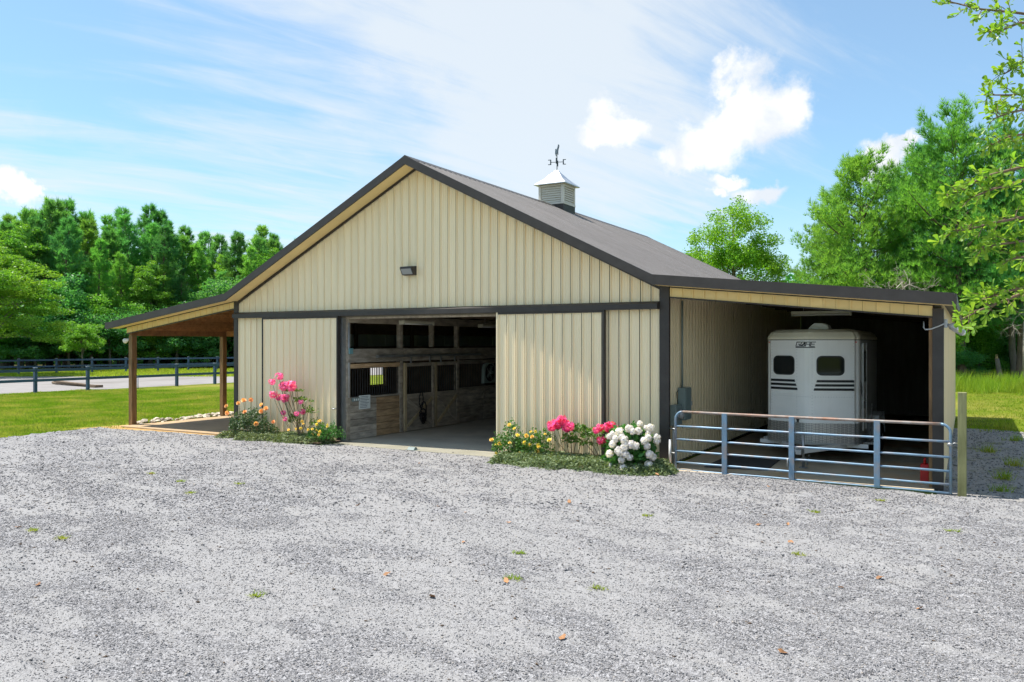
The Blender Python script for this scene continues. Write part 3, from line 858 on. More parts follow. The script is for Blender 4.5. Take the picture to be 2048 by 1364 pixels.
# left wall of the barn with a window opening into the porch
WY0, WY1, WZ0, WZ1 = 5.90, 6.85, 1.22, 1.98
LP0, LP1 = 2.62, 3.06
lwall = MB().box(.02, .10, .13, WY0, -.05, LP0).box(.02, .10, WY1, LEN - .12, -.05, LP0).box(.02, .10, WY0, WY1, -.05, WZ0).box(.02, .10, WY0, WY1, WZ1, LP0).box(.02, .10, .13, LEN - .12, LP1, 3.9).build('left_wall', M['dark_wood'], barn)
for i in range(68):
    y = .07 + i * SW
    zz = [(.05, LP0), (LP1, 3.9)] if (y + SW < WY0 or y > WY1) else [(.05, WZ0), (WZ1, LP0), (LP1, 3.9)]
    for a, b in zz:
        me = strip_mesh('siding_strip', SW - .029, a, b, b)
        add('siding_strip', me, None, lwall, (0.0 - 6.6, y + SW, 0), (0, 0, R(-90)))
for k in range(17):
    y = .16 + k * .97
    MB().box(.05, .062, y, y + .955, LP0 - .02, LP1 + .02).build('light_panel', M['panel'], lwall)
wf = MB().box(.0, .16, WY0 - .07, WY0, WZ0 - .06, WZ1 + .06).box(.0, .16, WY1, WY1 + .07, WZ0 - .06, WZ1 + .06).box(.0, .16, WY0, WY1, WZ1, WZ1 + .06).box(.0, .16, WY0, WY1, WZ0 - .06, WZ0)
wf = wf.build('window_frame', M['plank_warm'], barn)
for k in range(9):
    y = WY0 + .05 + k * (WY1 - WY0 - .1) / 8
    MB().tube([(.08, y, WZ0), (.08, y, WZ1)], .008, 5).build('window_bar', M['steel_dark'], wf)
# back walls
MB().box(.12, W - .02, LEN - .12, LEN - .02, -.05, 3.9).build('back_wall', M['dark_wood'], barn)
MB().prism([(.02, 3.9), (W - .02, 3.9), (6.6, 7.2)], 1, LEN - .12, LEN - .02).build('back_gable', M['siding'], barn)
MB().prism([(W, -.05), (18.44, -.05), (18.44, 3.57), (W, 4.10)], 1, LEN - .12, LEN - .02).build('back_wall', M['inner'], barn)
# ceiling over the aisle
cl = MB().box(.12, W - .14, .23, LEN - .13, 3.74, 3.78).build('aisle_ceiling', M['dark_wood'], barn)
for k in range(13):
    y = .9 + k * 1.22
    MB().box(.13, W - .15, y, y + .05, 3.56, 3.735).build('ceiling_joist', M['dark_wood'], cl)

# right end post of the shelter: bronze wrap with a wooden inner face
MB().box(18.415, 18.60, -.03, .20, .02, 3.38).build('corner_trim', M['trim'], barn)
MB().box(18.355, 18.412, .02, .19, .045, 3.22).build('shelter_post', M['brown_post'], barn)
# shelter rafters
for k in range(8):
    y = 1.2 + k * 2.1
    MB().prism([(W + .01, roof_z(W + .01) - .26), (18.42, roof_z(18.42) - .26), (18.42, roof_z(18.42) - .065), (W + .01, roof_z(W + .01) - .065)], 1, y, y + .06).build('shed_rafter', M['dark_wood'], barn)

# porch: posts, girder, rafters and purlins
for k in range(5):
    y = .10 + k * 3.72
    p = MB().box(-5.165, -4.985, y - .09, y + .09, .0, 2.98).build('porch_post', M['brown_post'], barn, bevel=.008)
MB().box(-5.14, -5.02, .02, LEN - .1, 2.985, 3.20).build('porch_girder', M['rafter'], barn)
for k in range(5):
    y = 3.84 + k * 3.72
    if y < LEN - .2:
        MB().bar((-5.0, y + .08, 3.09), (-.02, y + .08, 3.09), .05, .2).build('porch_tie', M['rafter'], barn)
for k in range(27):
    y = .35 + k * .61
    MB().prism([(-5.5, roof_z(-5.5) - .19), (-.03, roof_z(-.03) - .19), (-.03, roof_z(-.03) - .068), (-5.5, roof_z(-5.5) - .068)], 1, y, y + .045).build('porch_rafter', M['rafter'], barn)
for k in range(12):
    x = -.35 - k * .42
    MB().box(x - .045, x, .40, LEN - .15, roof_z(x) - .30, roof_z(x) - .195).build('porch_purlin', M['rafter'], barn)

# cupola
h = .47; CY = 8.15
cu = MB().prism([(6.6 - h, 7.0), (6.6 + h, 7.0), (6.6 + h, 7.48), (6.6 - h, 7.48)], 1, CY - h, CY + h).build('cupola', M['trim'], barn)
MB().box(6.6 - h + .06, 6.6 + h - .06, CY - h + .06, CY + h - .06, 7.48, 8.15).build('cupola_core', M['siding_back'], cu)
MB().box(6.6 - h - .012, 6.6 + h + .012, CY - h - .012, CY + h + .012, 7.482, 7.545).build('cupola_sill', M['cupola'], cu)
MB().box(6.6 - h - .004, 6.6 + h + .004, CY - h - .004, CY + h + .004, 8.10, 8.165).build('cupola_frieze', M['cupola'], cu)
for sx in (-1, 1):
    for sy in (-1, 1):
        x = 6.6 + sx * (h - .04); y = CY + sy * (h - .04)
        MB().box(x - .045, x + .045, y - .045, y + .045, 7.546, 8.099).build('cupola_corner', M['cupola'], cu)
for k in range(7):
    z = 7.565 + k * .076
    for s in (-1, 1):
        MB().bar((6.6 - h + .05, CY + s * (h - .035), z + .03), (6.6 + h - .05, CY + s * (h - .035), z + .03), .016, .082, up=(0, s * -.55, 1)).build('louver_slat', M['cupola'], cu)
        MB().bar((6.6 + s * (h - .035), CY - h + .05, z + .03), (6.6 + s * (h - .035), CY + h - .05, z + .03), .016, .082, up=(s * -.55, 0, 1)).build('louver_slat', M['cupola'], cu)
hr = .60
cr = MB()
rows = [(hr, 8.168), (hr, 8.19), (.30, 8.44), (.045, 8.72), (.02, 8.74)]
vs = []
for r_, z_ in rows: vs += [(6.6 - r_, CY - r_, z_), (6.6 + r_, CY - r_, z_), (6.6 + r_, CY + r_, z_), (6.6 - r_, CY + r_, z_)]
fs = [(3, 2, 1, 0), (16, 17, 18, 19)]
for i in range(4): fs += [(i*4+k, i*4+(k+1)%4, (i+1)*4+(k+1)%4, (i+1)*4+k) for k in range(4)]
cr._add(vs, fs); cr.build('cupola_roof', M['copper'], cu)

# weathervane
wv = empty('weathervane', (6.6, CY, 8.735), 'dark horse weathervane with compass arms on top of the cupola', 'weathervane')
MB().tube([(6.6, CY, 8.735), (6.6, CY, 9.30)], .016, 6).build('rod', M['vane'], wv)
MB().lathe((6.6, CY, 9.02), [(.01, -.04), (.04, -.02), (.04, .02), (.01, .04)], 8).build('ball', M['vane'], wv)
for k in range(4):
    a = R(20 + 90 * k); dx, dy = math.cos(a), math.sin(a)
    m = MB().tube([(6.6, CY, 9.02), (6.6 + dx * .2, CY + dy * .2, 9.02)], .011, 5)
    e = Vector((6.6 + dx * .22, CY + dy * .22, 9.02)); u = Vector((-dy, dx, 0)) * .0 + Vector((0, 0, 1))
    if k % 2: m.bar(e - u * .10, e + u * .10, .03, .03); m.bar(e - u * .09 + Vector((dx, dy, 0)) * .0, e + u * .09 + Vector((dx, dy, 0)) * .07, .022, .022)
    else: m.bar(e - u * .09, e + u * .09, .03, .03); m.bar(e + u * .08, e + u * .08 + Vector((dx, dy, 0)) * .09, .022, .022); m.bar(e - u * .08, e - u * .08 + Vector((dx, dy, 0)) * .09, .022, .022)
    m.build('compass_arm', M['vane'], wv)
# running horse silhouette, seen almost edge-on: a thin cut plate
hp = [(-.30, .02), (-.22, .10), (-.26, .0), (-.12, -.12), (-.10, -.04), (.06, -.03), (.18, -.13), (.16, -.02), (.22, .06), (.34, .12), (.32, .18), (.22, .22), (.15, .15), (0, .11), (-.14, .12), (-.24, .18)]
m = MB(); m.prism([(p, 9.36 + q_) for p, q_ in hp], 1, -.012, .012)
rot = Matrix.Rotation(R(-52), 3, 'Z')
m.v = [tuple(rot @ Vector(v) + Vector((6.6, CY, 0))) for v in m.v]
m.build('horse_plate', M['vane'], wv)

# wall light on the gable
wl = empty('wall_light', (6.42, -.03, 4.55), 'dark bronze box floodlight mounted on the gable above the doorway', 'light')
MB().prism([(-.03, 4.49), (-.16, 4.50), (-.26, 4.66), (-.25, 4.71), (-.03, 4.73)], 0, 6.24, 6.62).build('housing', M['trim'], wl, bevel=.012)
m = MB(); m._add([(6.27, -.171, 4.515), (6.59, -.171, 4.515), (6.59, -.262, 4.652), (6.27, -.262, 4.652)], [(0, 1, 2, 3)])
m.build('lens', M['lens'], wl)

# ------------------------------------------------------------------ stalls along the left of the aisle
SX = 4.08
stall = MB().box(SX - .05, SX + .03, .12, 15.7, .052, .058).build('stall_front', M['grey_wood'], barn)
for y in (.13, 2.50, 5.60, 8.9, 12.2, 15.6):
    MB().box(SX - .07, SX + .07, y, y + .12, .06, 3.55).build('post', M['grey_wood'], stall)
for y in (4.16,):
    MB().box(SX - .07, SX + .07, y, y + .10, 2.62, 3.55).build('post', M['grey_wood'], stall)
def plank(y0, y1, z0, z1, mat, par, x0=SX - .02, x1=SX + .045):
    return MB().box(x0, x1, y0, y1, z0, z1).build('plank', mat, par, bevel=.004)
for (ya, yb) in ((.255, 2.49), (5.73, 8.89), (9.03, 12.19)):
    rows_ = 6; hgt = 1.12 / rows_
    split = ya + (yb - ya) * (.52 if ya < 1 else .5)
    for k in range(rows_):
        z0 = .06 + k * hgt; j = random.uniform(-.004, .004)
        plank(ya, split - .004, z0 + .004, z0 + hgt - .004, M['plank'], stall, SX - .02 + j, SX + .045 + j)
        plank(split, yb, z0 + .004, z0 + hgt - .004, M['plank_warm'] if ya < 1 else M['plank'], stall, SX - .018 - j, SX + .047 - j)
    MB().box(SX - .03, SX + .06, ya, yb, 1.185, 1.235).build('rail', M['grey_wood'], stall)
    MB().box(SX - .03, SX + .06, ya, yb, 2.04, 2.16).build('rail', M['plank_warm'] if ya < 1 else M['grey_wood'], stall)
    nb = int((yb - ya) / .105)
    for k in range(nb):
        y = ya + .06 + k * (yb - ya - .12) / (nb - 1)
        MB().tube([(SX + .01, y, 1.236), (SX + .01, y, 2.039)], .010, 6, caps=False).build('bar', M['steel_dark'], stall)
for (ya, yb) in ((.14, 2.6), (2.6, 5.6), (5.6, 8.95), (8.95, 12.3), (12.3, 15.7)):
    MB().box(SX + .072, SX + .115, ya + .003, yb - .003, 2.20, 2.58).build('header_board', M['plank'], stall, bevel=.004)
    MB().box(SX + .075, SX + .12, ya + .003, yb - .003, 3.30, 3.54).build('top_plate', M['grey_wood'], stall, bevel=.004)
# sliding stall doors with bars above and a braced lower half
def stall_door(y0, y1, x, par):
    d = MB().box(x, x + .03, y0 + .1, y1 - .1, .12, 1.10).build('stall_door', M['grey_wood'], par)
    for a, b in ((y0, y0 + .105), (y1 - .105, y1)):
        MB().box(x - .012, x + .052, a, b, .075, 2.14).build('stile', M['pale_wood'] if a == y0 else M['grey_wood'], d, bevel=.004)
    for a, b in ((.075, .20), (1.05, 1.19), (2.03, 2.14)):
        MB().box(x - .008, x + .048, y0 + .106, y1 - .106, a, b).build('cross_rail', M['grey_wood'], d, bevel=.004)
    ya, yb = y0 + .12, y1 - .12
    xx = x + .052
    MB().bar((xx, ya, .22), (xx, yb, 1.03), .09, .036, up=(1, 0, 0)).build('brace', M['pale_wood'], d)
    ym, zm = (ya + yb) / 2, .625
    for s in (-1, 1):
        e = (ya if s < 0 else yb, 1.03 if s < 0 else .22)
        MB().bar((xx - .001, e[0], e[1]), (xx - .001, ym + s * .08, zm - s * .07), .09, .034, up=(1, 0, 0)).build('brace', M['grey_wood'], d)
    nb = int((yb - ya) / .10)
    for k in range(nb):
        y = ya + .03 + k * (yb - ya - .06) / (nb - 1)
        MB().tube([(x + .02, y, 1.191), (x + .02, y, 2.029)], .010, 6, caps=False).build('bar', M['steel_dark'], d)
    return d
stall_door(2.64, 4.18, SX + .085, barn)
stall_door(4.24, 5.58, SX + .085, barn)
trk = MB().box(SX + .117, SX + .20, 1.3, 6.9, 2.325, 2.395).build('stall_track', M['galv'], barn)
for y in (2.9, 3.9, 4.5, 5.3): MB().box(SX + .13, SX + .16, y, y + .06, 2.142, 2.324).build('hanger', M['galv'], trk)
# stall side and back framing seen through the bars
for y in (7.6, 11.2):
    MB().box(.105, SX - .075, y + .03, y + .09, .05, 2.2).build('stall_partition', M['dark_wood'], barn)
for y in (1.2, 2.5, 3.8, 5.1, 8.4):
    MB().box(.102, .20, y, y + .11, .05, 3.55).build('wall_stud', M['dark_wood'], barn)
for z in (.7, 2.35, 3.2): MB().box(.102, .15, .2, 15.5, z, z + .1).build('wall_girt', M['dark_wood'], barn)
# right-hand stall wall, mostly hidden by the door
for k in range(8):
    MB().box(9.35, 9.41, .3, LEN - .2, .06 + k * .30, .35 + k * .30).build('right_stall_plank', M['plank'], barn)
MB().box(9.33, 9.43, .3, LEN - .2, 2.50, 3.54).build('right_stall_header', M['dark_wood'], barn)
# aisle end
MB().box(4.3, 9.2, LEN - .22, LEN - .13, .052, 3.5).build('end_door', M['plank'], barn)

# fixtures in the aisle
def strip_light(x0, x1, y0, y1, z, label, along='y'):
    t = empty('strip_light', ((x0 + x1) / 2, (y0 + y1) / 2, z), label, 'light')
    MB().box(x0, x1, y0, y1, z, z + .07).build('housing', M['fixture'], t, bevel=.01)
    if along == 'y':
        for s in (.3, .7):
            x = x0 + (x1 - x0) * s
            MB().tube([(x, y0 + .04, z - .022), (x, y1 - .04, z - .022)], .019, 8).build('tube_lamp', M['bulb'], t)
        for y in (y0, y1 - .035): MB().box(x0 + .012, x1 - .012, y, y + .035, z - .045, z - .002).build('end_cap', M['fixture'], t)
    else:
        for s in (.3, .7):
            y = y0 + (y1 - y0) * s
            MB().tube([(x0 + .04, y, z - .022), (x1 - .04, y, z - .022)], .019, 8).build('tube_lamp', M['bulb'], t)
        for x in (x0, x1 - .035): MB().box(x, x + .035, y0 + .012, y1 - .012, z - .045, z - .002).build('end_cap', M['fixture'], t)
    for f_ in (.2, .8):
        xx = x0 + (x1 - x0) * (.5 if along == 'y' else f_); yy = y0 + (y1 - y0) * (f_ if along == 'y' else .5)
        top = 3.735 if x1 < W else roof_z(xx) - .062
        MB().tube([(xx, yy, z + .07), (xx, yy, top)], .006, 5).build('hanger_rod', M['galv'], t)
    return t
strip_light(4.86, 5.06, 1.5, 3.0, 3.32, 'cream strip light hanging in the aisle near the doorway, over the stall door')
strip_light(4.86, 5.06, 5.75, 7.25, 3.30, 'cream strip light farther down the aisle beside the right door')
strip_light(15.25, 16.6, 3.5, 3.72, 3.44, 'grey strip light under the shed roof above the horse trailer', 'x')

# notice board, box, conduit, halter, fan
nb_ = empty('notice_sheet', (SX + .06, .86, 1.10), 'white handwritten notice pinned to the planks inside the doorway', 'notice')
MB().box(SX + .062, SX + .068, .62, 1.11, .88, 1.27).build('paper', M['paper'], nb_)
for k in range(8):
    z = 1.235 - k * .043
    MB().box(SX + .0685, SX + .0695, .67, .67 + random.uniform(.28, .40), z - .012, z).build('text_line', M['ink'], nb_)
t = empty('outlet_box', (SX + .05, .28, 1.12), 'small grey-green electrical box beside the notice sheet', 'electrical box')
MB().box(SX + .072, SX + .13, .30, .58, 1.12, 1.22).build('cover', M['box_grey'], t, bevel=.006)
for k in range(3): MB().box(SX + .131, SX + .136, .33 + k * .085, .38 + k * .085, 1.14, 1.20).build('socket', M['paper'], t)
t = empty('wall_conduit', (4.15, .30, 1.2), 'thin grey conduit pipes running up the left door jamb', 'conduit')
MB().tube([(4.165, .16, 1.24), (4.165, .16, 3.42)], .012, 6).build('pipe', M['conduit'], t)
MB().tube([(4.165, .20, 1.24), (4.165, .20, 3.42)], .012, 6).build('pipe', M['conduit'], t)
MB().box(4.19, 4.24, .13, .27, 2.44, 2.60).build('junction_box', M['teal'], t, bevel=.006)
ht = empty('halter', (SX + .17, 3.5, .55), 'black leather halter hanging on the first stall door', 'halter')
m = MB()
def loop(cy, cz, ry, rz, x, n=18):
    return [(x + .012 * math.sin(3 * k), cy + ry * math.cos(2 * math.pi * k / n), cz + rz * math.sin(2 * math.pi * k / n)) for k in range(n + 1)]
m.tube(loop(3.44, .98, .10, .26, SX + .16), .016, 6); m.build('crown_strap', M['leather'], ht)
m = MB(); m.tube(loop(3.55, .72, .14, .20, SX + .17), .018, 6); m.tube(loop(3.50, .55, .17, .15, SX + .18), .024, 6); m.build('nose_band', M['leather'], ht)
m = MB()
for k in range(6): m.tube(loop(3.50 + random.uniform(-.06, .06), .42 + random.uniform(-.05, .05), .10 + .03 * random.random(), .13, SX + .17 + .012 * k), .018, 6)
m.build('lead_rope', M['leather'], ht)
fn = empty('box_fan', (SX + .12, 7.5, 1.35), 'pale round-grilled barn fan mounted on the stall bars', 'fan')
fb = MB().prism([(7.12, 1.33), (7.90, 1.33), (7.88, 1.80), (7.80, 1.98), (7.66, 2.05), (7.36, 2.05), (7.22, 1.98), (7.14, 1.80)], 0, SX + .07, SX + .19).build('shroud', M['fan_body'], fn, bevel=.012)
MB().lathe((SX + .192, 7.51, 1.70), [(.31, 0), (.31, .012), (.27, .012), (.27, 0)], 28, 'x').build('grille_ring', M['steel_dark'], fn)
for k in range(5):
    a = R(72 * k); c0 = Vector((SX + .205, 7.51, 1.70)); dv = Vector((0, math.cos(a), math.sin(a)))
    MB().bar(c0 + dv * .05, c0 + dv * .25, .10, .012, up=(1, 0, .5)).build('blade', M['box_grey'], fn)
MB().lathe((SX + .2, 7.51, 1.70), [(.055, 0), (.055, .03), (.02, .04)], 14, 'x').build('hub', M['fan_body'], fn)
for r_ in (.1, .17, .24):
    MB().tube([(SX + .225, 7.51 + r_ * math.cos(2 * math.pi * k / 24), 1.70 + r_ * math.sin(2 * math.pi * k / 24)) for k in range(25)], .005, 5).build('grille_wire', M['galv'], fn)
t = empty('door_guide', (6.78, -.43, .046), 'small metal door guide bolted to the apron in the doorway', 'door guide')
MB().prism([(-.52, .048), (-.34, .048), (-.40, .115), (-.46, .115)], 0, 6.68, 6.88).build('bracket', M['box_grey'], t)
MB().box(6.62, 6.94, -.515, -.33, .0465, .0505).build('base_plate', M['box_grey'], t)

# ------------------------------------------------------------------ right shelter: meter, panel, mat, cans
t = empty('breaker_panel', (13.3, 1.2, 1.0), 'tall grey-green breaker panel on the shelter wall above the meter', 'electrical box')
MB().box(13.225, 13.40, .98, 1.42, .98, 1.72).build('cabinet', M['box_grey'], t, bevel=.008)
MB().box(13.401, 13.415, 1.0, 1.40, 1.0, 1.70).build('cover', M['box_grey'], t, bevel=.004)
MB().box(13.416, 13.44, 1.36, 1.39, 1.30, 1.40).build('latch', M['galv'], t)
MB().tube([(13.26, 1.2, 1.72), (13.26, 1.2, 3.72)], .022, 8).build('conduit', M['box_grey'], t)
t = empty('meter_box', (13.3, .6, .85), 'grey electric meter box with round glass meter behind the gate hinge', 'meter')
MB().box(13.225, 13.37, .42, .86, .90, 1.36).build('cabinet', M['box_grey'], t, bevel=.008)
MB().lathe((13.371, .64, 1.14), [(.10, 0), (.10, .05), (.085, .09), (.03, .11)], 18, 'x').build('glass_dome', M['lens'], t)
MB().lathe((13.371, .64, 1.14), [(.115, 0), (.115, .025), (.10, .025)], 18, 'x').build('ring', M['galv'], t)
MB().tube([(13.28, .5, .05), (13.28, .5, .90)], .025, 8).build('conduit', M['conduit'], t)
MB().tube([(13.30, .75, 1.36), (13.25, .80, 1.62), (13.24, .98, 1.66)], .008, 6).build('cable', M['leather'], t)
t = tag(MB().tube([(W + .19, -.06, .05), (W + .19, -.06, .66)], .028, 10).build('white_pipe', M['white_paint']), 'short white plastic pipe standing against the dark corner trim', 'pipe')
t = empty('red_valve', (13.50, -.32, .03), 'small red valve cap at the foot of the gate hinge', 'valve')
MB().lathe((13.47, -.34, .03), [(.04, 0), (.07, .02), (.075, .12), (.05, .16), (.02, .17)], 12).build('cap', M['red'], t)
MB().tube([(13.47, -.34, .0), (13.47, -.34, .05)], .045, 8).build('stub', M['rubber_black'], t)
mt = MB(); mt._add([(14.02, .33, .05), (15.30, .55, .05), (15.23, 2.35, .05), (14.02, 2.55, .05), (14.02, .33, .066), (15.30, .55, .066), (15.23, 2.35, .066), (14.02, 2.55, .066)], [(3,2,1,0),(4,5,6,7),(0,1,5,4),(1,2,6,5),(2,3,7,6),(3,0,4,7)])
tag(mt.build('rubber_mat', M['rubber']), 'flat dark rubber mat on the shelter floor behind the gate', 'mat')
t = empty('fuel_can', (18.2, .55, .05), 'red plastic fuel can tucked behind the right shelter post', 'can')
MB().prism([(.42, .05), (.66, .05), (.66, .34), (.60, .42), (.46, .42), (.42, .36)], 0, 18.19, 18.35).build('body', M['red'], t, bevel=.025)
MB().tube([(18.27, .5, .42), (18.27, .47, .48), (18.27, .42, .53)], [.03, .025, .018], 8).build('spout', M['red'], t)
MB().tube([(18.27, .56, .40), (18.27, .57, .49), (18.27, .63, .49), (18.27, .65, .36)], .012, 6).build('handle', M['red'], t)

# double floodlight on the right corner
t = empty('corner_floodlight', (18.62, .1, 3.05), 'twin-bulb security light with conduit on the right corner of the shed', 'light')
MB().box(18.602, 18.66, .0, .16, 3.02, 3.18).build('base', M['conduit'], t, bevel=.01)
for dx, dz, dy in ((.13, -.04, -.04), (.20, -.12, .12)):
    c0 = Vector((18.655, .08, 3.08)); e = c0 + Vector((dx, dy - .02, dz)); dv = (e - c0).normalized()
    m = MB(); m.tube([c0, c0 + dv * .05, c0 + dv * .09, e + dv * .06], [.022, .03, .055, .065], 12); m.build('lamp_holder', M['conduit'], t)
    m = MB(); m.tube([e + dv * .061, e + dv * .09, e + dv * .11], [.06, .05, .02], 12); m.build('bulb', M['bulb'], t)
MB().tube([(18.62, -.04, 3.10), (18.52, -.06, 3.05), (18.40, -.06, 3.00), (18.30, -.03, 2.99), (18.27, .02, 3.03), (18.27, .06, 3.14)], .013, 8).build('conduit', M['conduit'], t)
# lamp on the porch post
t = empty('porch_lamp', (-5.25, .08, 2.8), 'small white lamp on the side of the front porch post', 'light')
MB().tube([(-5.166, .06, 2.86), (-5.20, .05, 2.86)], .05, 10).build('base', M['conduit'], t)
MB().tube([(-5.20, .05, 2.86), (-5.25, .03, 2.85), (-5.33, .01, 2.82), (-5.37, 0, 2.80), (-5.385, -.005, 2.795)], [.03, .05, .085, .08, .03], 12).build('bulb', M['bulb'], t)

# treated fence post right of the gate
tag(MB().box(18.83, 18.97, -.50, -.33, -.1, 1.86).build('latch_post', M['green_post'], None, bevel=.01), 'greenish treated timber post right of the tube gate', 'post')

# ------------------------------------------------------------------ tube gate
gt = empty('tube_gate', (13.56, -.20, .02), 'blue-grey six-rail tube gate with a rusty top rail across the shed', 'gate')
G0 = Vector((13.56, -.20, 0)); G1 = Vector((18.72, -.44, 0))
def gp(t_, z): p = G0.lerp(G1, t_); return Vector((p.x, p.y, z))
L_ = (G1 - G0).length
rz = .16 / L_
def arc(t0, z0, sgn, top):
    pts = []
    for k in range(6):
        a = R(90 * k / 5)
        pts.append(gp(t0 + sgn * rz * (1 - math.cos(a)), z0 + .16 * math.sin(a)) if top else None)
    return pts
m = MB(); a1 = arc(0, 1.12, 1, True); a2 = arc(1, 1.12, -1, True)
m.tube([gp(0, .03)] + a1, .026, 10); m.build('end_tube', M['gate'], gt)
m = MB(); m.tube([gp(1, .03)] + a2, .026, 10); m.build('end_tube', M['gate'], gt)
m = MB(); m.tube([a1[-1]] + [gp(k / 10, 1.28 - .006 * math.sin(k / 10 * 3.14)) for k in range(1, 10)] + [a2[-1]], .0275, 10); m.build('top_rail', M['gate_rust'], gt)['label'] = 'rust-streaked top rail'
for z in (.97, .69, .44, .20, .045):
    m = MB(); m.tube([gp(k / 8 * .996 + .002, z + random.uniform(-.004, .004)) for k in range(9)], .022, 8); m.build('rail', M['gate'], gt)
for tt in (.205, .465, .765):
    m = MB(); p = gp(tt, 0)
    m.bar((p.x, p.y - .002, .03), (p.x, p.y - .002, 1.285), .105, .062, up=(0, 1, 0)); m.build('upright', M['gate'], gt, bevel=.006)
MB().tube([gp(0, .38), Vector((13.38, -.03, .38))], .014, 6).build('hinge', M['galv'], gt)
MB().tube([gp(0, .90), Vector((13.37, -.03, .90))], .014, 6).build('hinge', M['galv'], gt)
p = gp(1, .92)
MB().tube([p, p + Vector((.06, -.02, .03)), p + Vector((.13, .0, .02)), p + Vector((.15, .06, 0))], .010, 6).tube([p + Vector((-.05, 0, 0)), p + Vector((.03, 0, 0))], .035, 8).build('latch_chain', M['galv'], gt)
p = gp(.455, .46)
MB().tube([p + Vector((-.02, -.05, 0)), p + Vector((-.02, -.05, -.16))], .012, 6).build('hook', M['galv'], gt)

# ------------------------------------------------------------------ horse trailer
TX, TY = 15.90, 2.05
tr = empty('horse_trailer', (TX, TY + 2.2, .05), 'white horse trailer with black stripes and two front windows parked under the shed', 'trailer')
HW = 1.0; TL = 4.3
def nose(x):
    return TY + .45 * (math.sqrt(x * x + .13 * .13) - .13)
def outline(inset=0.0, n=9):
    pts = []
    xs = np.linspace(-.90, .90, 2 * n + 1)
    for x in xs: pts.append((x * (1 - inset / HW), nose(x) + inset))
    ysh = nose(.90)
    cr_ = []
    for k in range(1, 6):
        a = R(90 * k / 5 - 0)
        cr_.append((.90 + .10 * math.sin(a), ysh + .06 + .12 * (1 - math.cos(a))))
    right = [(x - inset, y + inset) for x, y in cr_]
    left = [(-x, y) for x, y in right]
    out = left[::-1] + pts + right + [(HW - inset, TY + TL - inset), (-HW + inset, TY + TL - inset)]
    return [(TX + x, y) for x, y in out]
def loft(levels):
    m = MB(); n = None; vs = []
    for inset, z in levels:
        o = outline(inset); n = len(o); vs += [(x, y, z) for x, y in o]
    fs = [tuple(range(n))[::-1], tuple((len(levels) - 1) * n + k for k in range(n))]
    for i in range(len(levels) - 1):
        for k in range(n): fs.append((i*n+k, i*n+(k+1)%n, (i+1)*n+(k+1)%n, (i+1)*n+k))
    m._add(vs, fs, False); return m
loft([(0, .50), (0, 2.82)]).build('body', M['trailer'], tr)
loft([(-.008, 2.825), (-.012, 2.85), (.0, 2.89), (.05, 2.98), (.14, 3.035), (.26, 3.055)]).build('roof_cap', M['trailer_roof'], tr)
loft([(-.006, .50), (-.006, .95)]).build('lower_skirt', M['plate'], tr)
loft([(-.010, .475), (-.010, .515)]).build('bottom_rail', M['galv'], tr)
loft([(-.006, 2.806), (-.006, 2.816)]).build('roof_seam', M['steel_dark'], tr)
def decal(poly, name, mat, par, off=.008, sub=6):
    """flat shape in (x, z) laid on the nose surface"""
    m = MB(); xs = [p[0] for p in poly]
    m._add([(TX + x, nose(x) - off, z) for x, z in poly], [tuple(range(len(poly)))])
    return m.build(name, mat, par)
def quad_decal(xa, xb, z0, z1, skew, name, mat, par, off=.008):
    n = 8; vs = []
    for k in range(n + 1):
        t_ = k / n
        for z, sk in ((z0, 0), (z1, skew)):
            x = (xa[0] if z == z0 else xa[1]) + ((xb[0] if z == z0 else xb[1]) - (xa[0] if z == z0 else xa[1])) * t_
            vs.append((TX + x, nose(x) - off, z))
    fs = [(2*k, 2*k+2, 2*k+3, 2*k+1) for k in range(n)]
    m = MB(); m._add(vs, fs); return m.build(name, mat, par)
for k in range(3):
    z0 = 1.862 - k * .092; z1 = z0 + .054
    e0 = .150 - k * .028; e1 = e0 + .014
    quad_decal((-.90, -.90), (-e0 - .16, -e1 - .16), z0, z1, 0, 'stripe', M['black_decal'], tr)
    quad_decal((e0, e1), (.90, .90), z0, z1, 0, 'stripe', M['black_decal'], tr)
    # stripe sweeping down along the right side
    m = MB(); n_ = 10
    vs = []
    for q_ in range(n_ + 1):
        y = nose(.9) + .20 + q_ * .09; dz = -min(q_, 4) * .045
        vs += [(TX + HW + .006, y, z0 + dz), (TX + HW + .006, y, z1 + dz)]
    m._add(vs, [(2*q_, 2*q_+2, 2*q_+3, 2*q_+1) for q_ in range(n_)]); m.build('stripe', M['black_decal'], tr)
# windows
def rrect(x0, x1, z0, z1, r_, n=5):
    pts = []
    for cx_, cz_, a0 in ((x1 - r_, z1 - r_, 0), (x0 + r_, z1 - r_, 90), (x0 + r_, z0 + r_, 180), (x1 - r_, z0 + r_, 270)):
        for k in range(n + 1):
            a = R(a0 + 90 * k / n); pts.append((cx_ + r_ * math.cos(a), cz_ + r_ * math.sin(a)))
    return pts
def nose_prism(poly, o0, o1):
    n = len(poly); m = MB()
    vs = [(TX + x, nose(x) - o0, z) for x, z in poly] + [(TX + x, nose(x) - o1, z) for x, z in poly]
    m._add(vs, [tuple(range(n)), tuple(range(n, 2 * n))[::-1]] + [(i, (i+1) % n, n + (i+1) % n, n + i) for i in range(n)])
    return m
for xa, xb in ((-.835, -.325), (.155, .71)):
    w_ = nose_prism(rrect(xa - .02, xb + .02, 1.995, 2.475, .13), -.01, .012).build('front_window', M['trailer'], tr)
    nose_prism(rrect(xa, xb, 2.015, 2.455, .11), 0.0, .020).build('gasket', M['black_decal'], w_)
    nose_prism(rrect(xa + .028, xb - .028, 2.045, 2.425, .09), .0, .024).build('pane', M['dark_glass'], w_)
